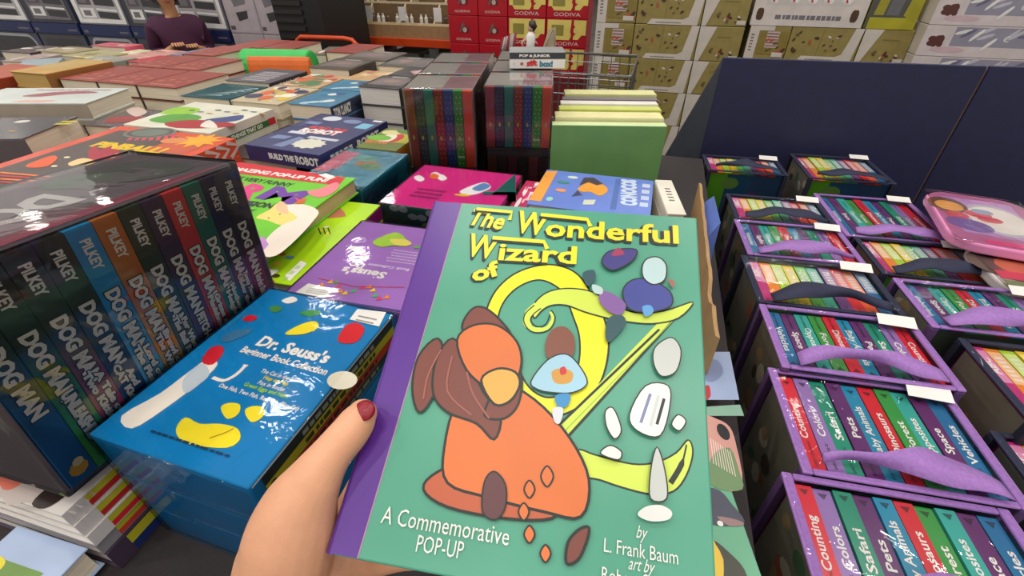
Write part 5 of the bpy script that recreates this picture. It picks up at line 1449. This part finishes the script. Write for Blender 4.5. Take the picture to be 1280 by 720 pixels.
# the cover figures are known characters: plain leaf, pebble and ribbon shapes of like size and colour stand in for them
OR = c_((222, 116, 56), .4); ORD_ = c_((190, 92, 58), .4); MA = c_((122, 62, 52), .4); MAL = c_((160, 92, 80), .4); GO = c_((230, 176, 80), .4)
def leaf(pts, m_, w=.0016):
    SM(pts, m_); ST(pts, w, INK, 4, True)
leaf([(548,590),(600,572),(660,592),(700,622),(690,648),(630,648),(560,634),(530,612)], ORD_)
leaf([(556,560),(574,500),(620,478),(668,500),(712,548),(736,600),(726,646),(680,640),(610,622),(560,604)], OR)
leaf([(548,424),(524,446),(516,486),(524,516),(540,500),(556,456)], MA)
leaf([(566,424),(546,450),(542,492),(560,516),(596,530),(618,550),(626,520),(604,490),(586,450)], MA)
leaf([(636,440),(652,470),(648,506),(630,524),(606,520),(616,490),(624,460)], MA)
leaf([(590,388),(606,386),(626,402),(640,424),(620,436),(592,430),(578,410)], MA)
leaf([(572,426),(592,408),(622,408),(646,428),(652,456),(640,484),(612,486),(584,464)], OR)
leaf([(602,476),(622,462),(644,466),(650,482),(638,502),(618,506)], GO)
for q in ([(552,438),(536,470),(530,500)], [(566,446),(560,490),(590,520)], [(584,466),(592,494),(612,524)]): ST(q, .0012, MAL)
for (x, y), r in (((684,596),13),((662,612),11),((655,640),11),((662,668),11),((682,692),11)): leaf([(x-r*.6,y),(x,y-r),(x+r*.6,y),(x,y+r)], OR, .001)
leaf([(708,704),(710,678),(724,662),(736,660),(732,680),(722,700)], MA)
leaf([(604,640),(606,604),(618,590),(632,606),(632,634),(620,650)], c_((96,54,60), .4), .001)
# small blue and brown pebbles in the ring
SM([(682,430),(690,414),(706,410),(718,424),(716,446),(700,452),(684,448)], c_((128,74,58)))
leaf([(664,478),(684,452),(706,444),(722,456),(734,480),(716,492),(690,492),(672,488)], c_((160,204,224)), .0009)
SM([(690,466),(704,462),(716,468),(712,480),(694,480)], c_((206,150,60))); SM([(700,462),(706,460),(708,468),(701,470)], c_((200,50,50)))
SM([(694,496),(712,494),(710,508),(698,510)], c_((50,140,196))); SM([(691,512),(704,512),(700,530),(693,528)], c_((214,218,226)))
# blue violet pebbles on the ribbon
leaf([(778,366),(790,352),(812,352),(836,366),(838,384),(812,392),(786,388)], c_((58,68,150)), .001)
leaf([(752,330),(762,316),(794,314),(790,328),(766,340)], c_((60,54,130)), .001)
SM([(764,322),(772,312),(780,320)], c_((160,50,90)))
leaf([(802,336),(808,326),(822,324),(832,334),(830,352),(816,358),(804,350)], c_((186,214,216)), .001)
SM([(754,366),(770,372),(782,384),(774,396),(758,390),(748,376)], c_((130,90,160)))
SM([(728,344),(742,340),(744,352),(734,360)], c_((40,80,90))); SM([(740,358),(752,362),(752,370),(742,368)], c_((180,206,206)))
SM([(760,400),(776,396),(782,406),(772,420),(760,430),(756,420)], c_((40,80,90))); pass
SM([(802,386),(812,384),(816,392),(806,398)], c_((90,160,220))); SM([(834,352),(842,354),(840,362)], c_((160,100,90)))
# grey faceted tubes
GR = c_((196,200,196), .3); GRL = c_((226,228,224), .3)
def facet(pts, m_=GR): PL(pts, m_); ST(pts, .0008, INK, 0, True)
def peb(pts, m_=GR): SM(pts, m_); ST(pts, .0008, INK, 4, True)
peb([(818,436),(838,424),(850,440),(844,466),(826,472),(816,456)])
peb([(806,484),(834,484),(836,510),(824,546),(796,540),(786,520)], GRL)
for a_, b_, m_ in (((812,494),(800,530),c_((120,130,170))), ((822,496),(812,534),GR), ((829,500),(820,532),INK)): ST([a_, b_], .0018, m_, 0)
peb([(756,516),(766,512),(776,538),(768,550),(758,536)], GRL); peb([(820,560),(830,590),(832,624),(812,624),(812,590)]); peb([(750,568),(762,558),(776,566),(772,576)], GRL)
peb([(846,520),(856,528),(848,540),(838,532)], GRL); SM([(796,644),(806,634),(824,632),(838,640),(834,650),(812,652)], GRL)
mb.build('cover_print', hb)

# ------------------------------------------------------------------ the hand that holds it
inv = HM.inverted()
def hp(px, py, bz):
    """point at height bz over the cover plane seen at a pixel"""
    e = inv @ EYE; d = inv.to_3x3() @ ray(px, py); t = (bz - e.z) / d.z
    return e + d * t
skin_m = c_((228, 168, 132), .45, 'skin')
arm = thing('person', 'bare forearm and hand with dark red thumbnail gripping the teal book', 'person', HM)
def blend(name, chains, mt, parent, voxel, smooth=10):
    """limb surface: tapered chains grown together into one skin by a voxel remesh"""
    mb = MB()
    for ch in chains:
        P = [Vector(c[0]) for c in ch]; Rr = [c[1] for c in ch]
        q = smooth_pts([tuple(p) + (r,) for p, r in zip(P, Rr)], 5) if len(ch) > 2 else [tuple(p) + (r,) for p, r in zip(P, Rr)]
        pts = [Vector(a[:3]) for a in q]; rr = [max(.002, a[3]) for a in q]
        d0 = (pts[0] - pts[1]).normalized(); d1 = (pts[-1] - pts[-2]).normalized()
        head = [(pts[0] + d0 * rr[0] * math.sin(t), rr[0] * math.cos(t)) for t in (1.45, 1.1, .75, .4)]
        tail = [(pts[-1] + d1 * rr[-1] * math.sin(t), rr[-1] * math.cos(t)) for t in (.4, .75, 1.1, 1.45)]
        allp = head + list(zip(pts, rr)) + tail
        mb.tube([a[0] for a in allp], [a[1] for a in allp], mt, 20)
    o = mb.build(name, parent, smooth=True)
    rm = o.modifiers.new('remesh', 'REMESH'); rm.mode = 'VOXEL'; rm.voxel_size = voxel; rm.use_smooth_shade = True
    sm = o.modifiers.new('smooth', 'SMOOTH'); sm.factor = .5; sm.iterations = smooth
    return o
fore = [(hp(300, 1000, -.11), .036), (hp(318, 850, -.062), .030), (hp(342, 755, -.034), .0275), (hp(356, 700, -.018), .0275)]
thumb = [(hp(350, 740, -.028), .026), (hp(363, 676, -.010), .0268), (hp(376, 632, .000), .0225), (hp(394, 598, .007), .0165), (hp(414, 568, .0105), .0128),
         (hp(436, 542, .0120), .0120), (hp(448, 525, .0115), .0112), (hp(453, 517, .0105), .0094)]
chains = [fore, thumb, [(hp(350, 740, -.030), .026), (Vector((-.022, -.01, -.046)), .020), (Vector((-.004, .012, -.050)), .018), (Vector((.010, .03, -.050)), .014)],
          [(Vector((-.020, -.02, -.046)), .018), (Vector((-.008, .05, -.048)), .013)]]
for q, (y0, ln) in enumerate(((.066, .070), (.043, .078), (.020, .074), (-.002, .058))):
    chains.append([(Vector((-.012, y0 * .6, -.050)), .013), (Vector((.006, y0, -.050)), .0108), (Vector((.006 + ln * .40, y0 + .006, -.0375)), .0090), (Vector((.006 + ln * .72, y0 + .009, -.0350)), .0082), (Vector((.006 + ln, y0 + .010, -.0338)), .0070)])
blend('forearm_and_hand', chains, skin_m, arm, .0015)
# thumb nail
nm = Matrix.Translation(hp(454.5, 510, .0155)) 
a_ = hp(448, 522, .0155); b_ = hp(461, 499, .0145); d_ = (b_ - a_).normalized(); n_ = Vector((.08, .28, .95)); s_ = d_.cross(n_).normalized(); n_ = s_.cross(d_)
mb = MB(); vs = []; fs = []; nu, nv = 8, 8
ctr = hp(454, 512, .0208)
for i in range(nu + 1):
    for j in range(nv + 1):
        u = -1 + 2 * i / nu; v = -1 + 2 * j / nv
        uu = u * math.sqrt(1 - v * v / 2); vv = v * math.sqrt(1 - u * u / 2)
        vs.append(ctr + s_ * uu * .0070 + d_ * vv * .0066 + n_ * (.0008 - .0030 * uu * uu - .0020 * vv * vv))
for i in range(nu):
    for j in range(nv):
        a = i * (nv + 1) + j; fs.append((a, a + nv + 1, a + nv + 2, a + 1))
mb.add(vs, fs, c_((140, 4, 34), .34))
o = mb.build('thumb_nail', arm, smooth=True); tag(o, 'glossy dark red thumb nail')
sd = o.modifiers.new('solid', 'SOLIDIFY'); sd.thickness = .0008
# ------------------------------------------------------------------ navy bin with the picture bags
DK = 0.82
NB = c_((38, 41, 76), .5, 'card'); NBD = c_((66, 70, 80), .5, 'card')
a0 = Vector((.64, 1.53, 0)); ddir = Vector((.98, -.19, 0)).normalized(); byaw = math.atan2(ddir.y, ddir.x); bn = Vector((-ddir.y, ddir.x, 0))
tl = at(905, 72, 1.245)
bmx = Matrix.Translation((tl.x, tl.y, 0)) @ Matrix.Rotation(byaw, 4, 'Z')
bin_ = thing('navy_bin', 'dark navy cardboard bin behind and under the picture bags', 'bin', bmx)
ptr = bmx.inverted() @ at(1238, 83, 1.245)
PW = ptr.x
PT = 1.245
mb = MB(); mb.box(0, 0, 0, PW - .006, .012, PT, NB); mb.build('back_panel', bin_, .002)
mb = MB(); mb.box(PW + .004, .004, 0, PW + 1.2, .016, PT, NB); mb.build('back_panel', bin_, .002)
mb = MB(); mb.box(PW - .008, .010, 0, PW + .008, .02, PT - .01, c_((120, 92, 80), .6)); tag(mb.build('panel_joint', bin_), 'brownish joint strip')
# left gusset flap
g = [bmx.inverted() @ q for q in (at(905, 73, 1.245), aty(838, 218, 1.60), aty(830, 260, 1.60), aty(880, 240, 1.53))]
mb = MB()
P0 = Vector((0, .004, PT)); P1 = Vector((g[1].x - .045, .09, g[1].z)); P2 = Vector((g[1].x - .09, .09, .2)); P3 = Vector((0, .004, .2))
f4 = [P0, P1, P2, P3]; mb.add(f4 + [p + Vector((0, .01, 0)) for p in f4], [(0,1,2,3), (7,6,5,4), (0,4,5,1), (1,5,6,2), (2,6,7,3), (3,7,4,0)], NBD)
mb.build('side_flap', bin_)
bi = bmx.inverted()
def uvpoly(pts, z0, z1, mt, name):
    lo = [bi @ uv(a_, b_, z0) for a_, b_ in pts]; hi = [bi @ uv(a_, b_, z1) for a_, b_ in pts]; n = len(pts)
    q = MB(); q.add(lo + hi, [tuple(range(n))[::-1], tuple(range(n, 2 * n))] + [(i, (i+1) % n, n + (i+1) % n, n + i) for i in range(n)], mt); q.build(name, bin_)
uvpoly([(.202, -.2), (1.9, -.2), (1.9, 1.62), (.202, 1.50)], DK - .03, DK, c_((40, 34, 42), .8, 'card'), 'bin_floor')
uvpoly([(.202, -.2), (1.9, -.2), (1.9, -.19), (.202, -.19)], 0, DK - .031, NB, 'front_panel')
uvpoly([(.202, -.18), (.212, -.18), (.212, 1.5), (.202, 1.5)], 0, DK - .031, NB, 'left_panel')

FAB_P = c_((160, 116, 190), .75, 'fabric'); FAB_PD = c_((92, 62, 112), .75, 'fabric'); FAB_N = c_((38, 42, 70), .75, 'fabric')
PCOL = [('Counting',(214,34,52)),('Colors',(146,112,178)),('Safari',(28,140,112)),('Pets',(96,40,104)),('Baby Animals',(28,136,172)),
        ('Dinosaurs',(206,34,50)),('Forest',(56,146,66)),('Opposites',(56,166,156)),('Space',(100,44,104)),('Vehicles',(40,112,160))]
NCOL = [('ABC',(190,44,124)),('',(232,130,44)),('',(166,204,44)),('',(224,190,30)),('ZOO',(100,176,70)),('',(70,166,140)),('',(104,66,124)),('',(206,44,54)),('',(228,92,46)),('',(52,104,150))]
BAG_W, BAG_D = .222, .152
def bag(pose, kind, label, H=None, rev=False, D=BAG_D, handle=True, tagw=True, seed=0, front=False, gap=0.0):
    x, y, z, yaw, tx, ty = pose
    m = Matrix.Translation((x, y, z)) @ Matrix.Rotation(yaw, 4, 'Z') @ Matrix.Rotation(tx, 4, 'X') @ Matrix.Rotation(ty, 4, 'Y')
    H = H or (z - DK - .003)
    m = m @ Matrix.Translation((0, 0, -H))
    r = thing('picture_book_bag', label, 'book bag', m, kind + ' trimmed bags of board books')
    fab = FAB_P if kind == 'purple' else FAB_N; fabd = FAB_PD if kind == 'purple' else c_((28, 28, 48), .75, 'fabric')
    W = BAG_W; e = .0115; rd = random.Random(seed)
    # trim: ring on top, posts, bottom
    mb = MB()
    def ringz(z0, z1, wd):
        mb.box(0, 0, z0, wd, D, z1, fab); mb.box(W - wd, 0, z0, W, D, z1, fab)
        mb.box(wd, 0, z0, W - wd, wd * .7, z1, fab); mb.box(wd, D - wd * .7, z0, W - wd, D, z1, fab)
    ringz(H - .004, H, e)
    mb.build('top_trim', r, .002)
    mb = MB()
    for (cx, cy) in ((0, 0), (W - e, 0), (0, D - e), (W - e, D - e)):
        mb.box(cx, cy, 0, cx + e, cy + e, H - .004, fabd)
    mb.box(0, 0, 0, W, D, .004, fabd)
    mb.build('side_trim', r, .002)
    cols = PCOL if kind == 'purple' else NCOL
    if rev: cols = cols[::-1]
    n = len(cols); bw = (W - 2 * e) / n
    for i, (wd, cc) in enumerate(cols):
        mb = MB(); x0 = e + i * bw
        top = H - .006 - rd.uniform(0, .0035)
        mb.box(x0 + .0006, e * .8, .005, x0 + bw - .0006, D - e * .8, top, c_(cc, .3))
        f = Face(mb, m, (x0, 0, top), (1, 0, 0), (0, 1, 0))
        ang = -math.pi / 2 if rev else math.pi / 2
        if kind == 'purple':
            f.text(wd, bw / 2, D * .5, .0088, WHITE, ang, .02, width=min(.075, .0062 * len(wd) + .006))
            dkc = c_(tuple(int(v * .55) for v in cc))
            yy = D * .88 if not rev else D * .13; s_ = 1 if not rev else -1
            f.poly([(bw * .25, yy + .003 * s_), (bw * .75, yy + .003 * s_), (bw * .5, yy - .004 * s_)], dkc)
            f.text('EARLY LEARNING', bw * .5, D * (.20 if not rev else .8), .0035, dkc, ang, .01, width=.034)
        else:
            lt = c_(tuple(min(255, int(v + (255 - v) * .45)) for v in cc))
            f.rect(bw * .06, D * .5, bw * .94, D * .9, lt)
            if wd: f.text(wd, bw / 2, D * .7, .011, WHITE, math.pi / 2 if wd != 'ZOO' else math.pi / 2, .03, width=.034)
            else: f.scribble(bw * .25, D * .54, bw * .75, D * .86, WHITE, 6, i, .6)
            f.poly([(bw * .3, D * .16), (bw * .7, D * .16), (bw * .5, D * .12)], c_(tuple(int(v * .7) for v in cc)))
            if front and i < n:
                g_ = Face(mb, m, (x0, e * .8, 0), (1, 0, 0), (0, 0, 1))
        mb.build('board_book', r)
    # pictures seen through the side vinyl
    mb = MB()
    f = Face(mb, m, (e + .0, D - e, 0), (0, -1, 0), (0, 0, 1)); f.O.x = .009; f.h = .0002
    f.rect(.004, .012, D - 2 * e - .004, H - .012, c_((150, 146, 130), .4))
    for k in range(9): f.ell(rd.uniform(.02, D - .05), rd.uniform(.03, H - .03), rd.uniform(.006, .018), rd.uniform(.006, .018), c_([(190,160,120),(220,210,190),(90,80,70),(90,130,100),(190,110,80)][k % 5]), rd.random(), 8)
    g_ = Face(mb, m, (e, .009, 0), (1, 0, 0), (0, 0, 1)); g_.h = .0002
    if kind == 'navy':
        g_.rect(0, .01, .05, H - .012, c_((96, 168, 40))); g_.rect(.05, .01, .12, H - .012, c_((34, 84, 120))); g_.rect(.12, .01, W - 2 * e, H - .012, c_((44, 74, 110)))
        g_.ell(.06, H * .75, .025, .018, c_((110, 150, 70))); g_.rect(0, .0, .045, .035, c_((126, 30, 70))); g_.ell(.13, H * .5, .02, .02, c_((90, 60, 120)))
    else:
        g_.rect(0, .01, W - 2 * e, H - .012, c_((70, 80, 70)))
    mb.build('side_pictures', r)
    mb = MB(); k_ = .001
    mb.box(k_, k_, .004, W - k_, D - k_, H + .0012, VINYL, 'b'); tag(mb.build('vinyl_window', r, .004), 'clear shiny vinyl window')
    if handle:
        # limp strap lying along the near top edge
        mb = MB(); vs = []; fs = []; n = 22
        hw = .023
        for i in range(n + 1):
            t = i / n
            xx = W * (.10 + .80 * t)
            sag = math.sin(math.pi * t)
            wob = .006 * math.sin(t * 9 + seed)
            cy = .008 + .016 * sag * (.4 + .6 * math.sin(seed * 1.7) ** 2) + wob * .5
            cz = H + .006 + .010 * sag + .002 * math.sin(t * 14 + seed)
            tw = .6 + .9 * math.sin(t * 4.2 + seed)
            wv = hw * (.5 + .5 * sag)
            for s_ in (-1, 1):
                vs.append((xx, max(.001, cy + .006 + s_ * wv * math.cos(tw)), cz + (s_ * wv * .5 * math.sin(tw) if s_ * math.sin(tw) > 0 else s_ * wv * .15 * math.sin(tw))))
        for i in range(n): fs.append((2*i, 2*i+2, 2*i+3, 2*i+1))
        mb.add(vs, fs, fab)
        o = mb.build('carry_strap', r, smooth=True); sdm = o.modifiers.new('solid', 'SOLIDIFY'); sdm.thickness = .0018
    if tagw:
        mb = MB(); mb.add([(W*.74, D - .022, H + .003), (W*.97, D - .026, H + .003), (W*.98, D - .004, H + .008), (W*.75, D - .002, H + .008),
                           (W*.74, D - .022, H + .0036), (W*.97, D - .026, H + .0036), (W*.98, D - .004, H + .0086), (W*.75, D - .002, H + .0086)],
                          [(3,2,1,0), (4,5,6,7), (0,1,5,4), (1,2,6,5), (2,3,7,6), (3,0,4,7)], WHITE)
        mb.build('price_tag', r)
    return r
# near-left and far-left top corners of each bag, and the height of its top
rows_ = [
 ((885,212),(878,192),.985,'navy','navy trimmed bag standing alone at the back left of the bin',False),
 ((1012,222),(1000,192),.99,'navy','navy trimmed bag at the back with its strap hanging in front',False),
 ((920,273),(900,240),.995,'navy','navy trimmed bag in the left column, second from the back',False),
 ((935,317),(910,272),1.005,'purple','purple trimmed bag in the left column, third from the back',True),
 ((948,377),(926,317),1.04,'navy','navy trimmed bag in the left column between two purple ones',False),
 ((978,458),(944,377),1.045,'purple','purple trimmed bag in the left column whose strap stands open in a loop',True),
 ((1004,590),(975,459),1.035,'purple','purple trimmed bag with counting to vehicles spines, nearest fully seen one',False),
 ((1030,770),(993,589),1.03,'purple','purple trimmed bag cut by the lower edge of the photograph',False),
 ((1058,294),(1024,241),.995,'purple','purple trimmed bag in the right column below the back navy bag',True),
 ((1104,342),(1068,294),.995,'navy','navy trimmed bag in the right column beside the activity boards',False),
 ((1166,408),(1100,344),1.05,'purple','purple trimmed bag in the right column under strong glare',True),
 ((1292,532),(1180,418),1.04,'navy','navy trimmed bag at the right edge, third from the front',False),
 ((1345,680),(1262,540),1.01,'navy','navy trimmed bag at the right edge, lowest in view',False)]
for i, (FL, BL, z, kind, lab, rev) in enumerate(rows_):
    a = at(FL[0], FL[1], z); b = at(BL[0], BL[1], z)
    ps = (a.x, a.y, z, -.2, 0, 0)
    bag(ps, kind, lab, rev=rev, seed=i + 1, D=max(.12, (b - a).length - .003), tagw=i != 7)

# activity boards at the right
def board(name, label, A, B, z, L, base, art, T=.02):
    a = at(A[0], A[1], z); b = at(B[0], B[1], z); u = b - a; yaw = math.atan2(u.y, u.x); W = u.length
    m = Matrix.Translation((a.x, a.y, z - T)) @ Matrix.Rotation(yaw, 4, 'Z')
    r = thing(name, label, 'toy', m)
    pts = []; c = .05
    for cx, cy, a0_ in ((W - c, c, -90), (W - c, L - c, 0), (c, L - c, 90), (c, c, 180)):
        for k in range(6):
            t = math.radians(a0_ + 18 * k); pts.append((cx + c * math.cos(t), cy + c * math.sin(t)))
    n = len(pts); mb = MB()
    mb.add([(x, y, 0) for x, y in pts] + [(x, y, T) for x, y in pts], [tuple(range(n))[::-1], tuple(range(n, 2 * n))] + [(i, (i+1) % n, n + (i+1) % n, n + i) for i in range(n)], base)
    mb.build('board_body', r, .004, segs=2)
    mb = MB(); art(Face(mb, m, (0, 0, T), (1, 0, 0), (0, 1, 0)), W, L); mb.build('cover_print', r)
    mb = MB(); mb.box(.004, .004, T, W - .004, L - .004, T + .003, WRAP_FLAT); tag(mb.build('shrink_wrap', r, .001), 'clear wrap')
def A_b1(fc, W, L):
    fc.rect(.03, .05, W - .03, L - .03, c_((196,150,206)))
    fc.ell(W * .58, L * .52, W * .3, L * .30, c_((196,190,200))); fc.ell(W * .58, L * .52, W * .27, L * .25, c_((236,228,222)))
    fc.ell(W * .17, L * .7, .036, .042, c_((110,70,50))); fc.ell(W * .18, L * .68, .026, .028, c_((236,170,80)))
    fc.ell(W * .2, L * .5, .02, .02, c_((216,90,110))); fc.ell(W * .26, L * .34, .04, .03, c_((130,100,170)), -.4)
    fc.ell(W * .42, L * .58, .024, .018, c_((214,70,90))); fc.ell(W * .50, L * .5, .022, .016, c_((214,70,90))); fc.ell(W * .48, L * .64, .02, .014, c_((150,160,190)))
    fc.rect(W * .3, .012, W * .9, .03, c_((226,80,140)))
board('activity_board', 'pink activity board with a white oval, upper of the two boards', (1192, 300), (1349, 327), 1.045, .27, c_((226, 140, 190), .35), A_b1)
def A_b2(fc, W, L):
    for k in range(8): fc.ell(W * (.08 + .12 * k), L * (.88 - .02 * (k % 2)), .022, .018, c_([(110,150,80),(214,120,140),(206,200,200),(90,120,70)][k % 4]), k, 9)
    fc.ell(W * .46, L * .55, .12, .07, c_((92,78,70))); fc.ell(W * .5, L * .54, .085, .05, c_((214,116,76))); fc.ell(W * .46, L * .55, .02, .014, c_((190,80,60)))
    fc.ell(W * .44, L * .56, .004, .004, BLACK)
    fc.rect(W * .05, .05, W * .95, .08, c_((224,80,110))); fc.rect(W * .05, .015, W * .95, .045, c_((140,150,110)))
board('activity_board', 'green and pink activity board with a dark oval window below the pink one', (1262, 366), (1462, 394), 1.02, .19, c_((206, 196, 196), .35), A_b2)
for i_, (nm, z0, z1) in enumerate((('upper', DK, 1.0), ('lower', DK, .97))):
    pass
sup = Matrix.Translation(at(1300, 330, .96)) ; sup.translation.z = DK
t = thing('board_carton', 'plain carton propping up the activity boards inside the bin', 'box', Matrix.Translation((at(1290, 300, 1.0).x, at(1290, 372, .97).y, DK)) @ Matrix.Rotation(-.15, 4, 'Z'))
mb = MB(); mb.box(0, 0, .001, .4, .34, .163, c_((120, 100, 84), .8, 'card')); mb.build('carton_body', t, .003)
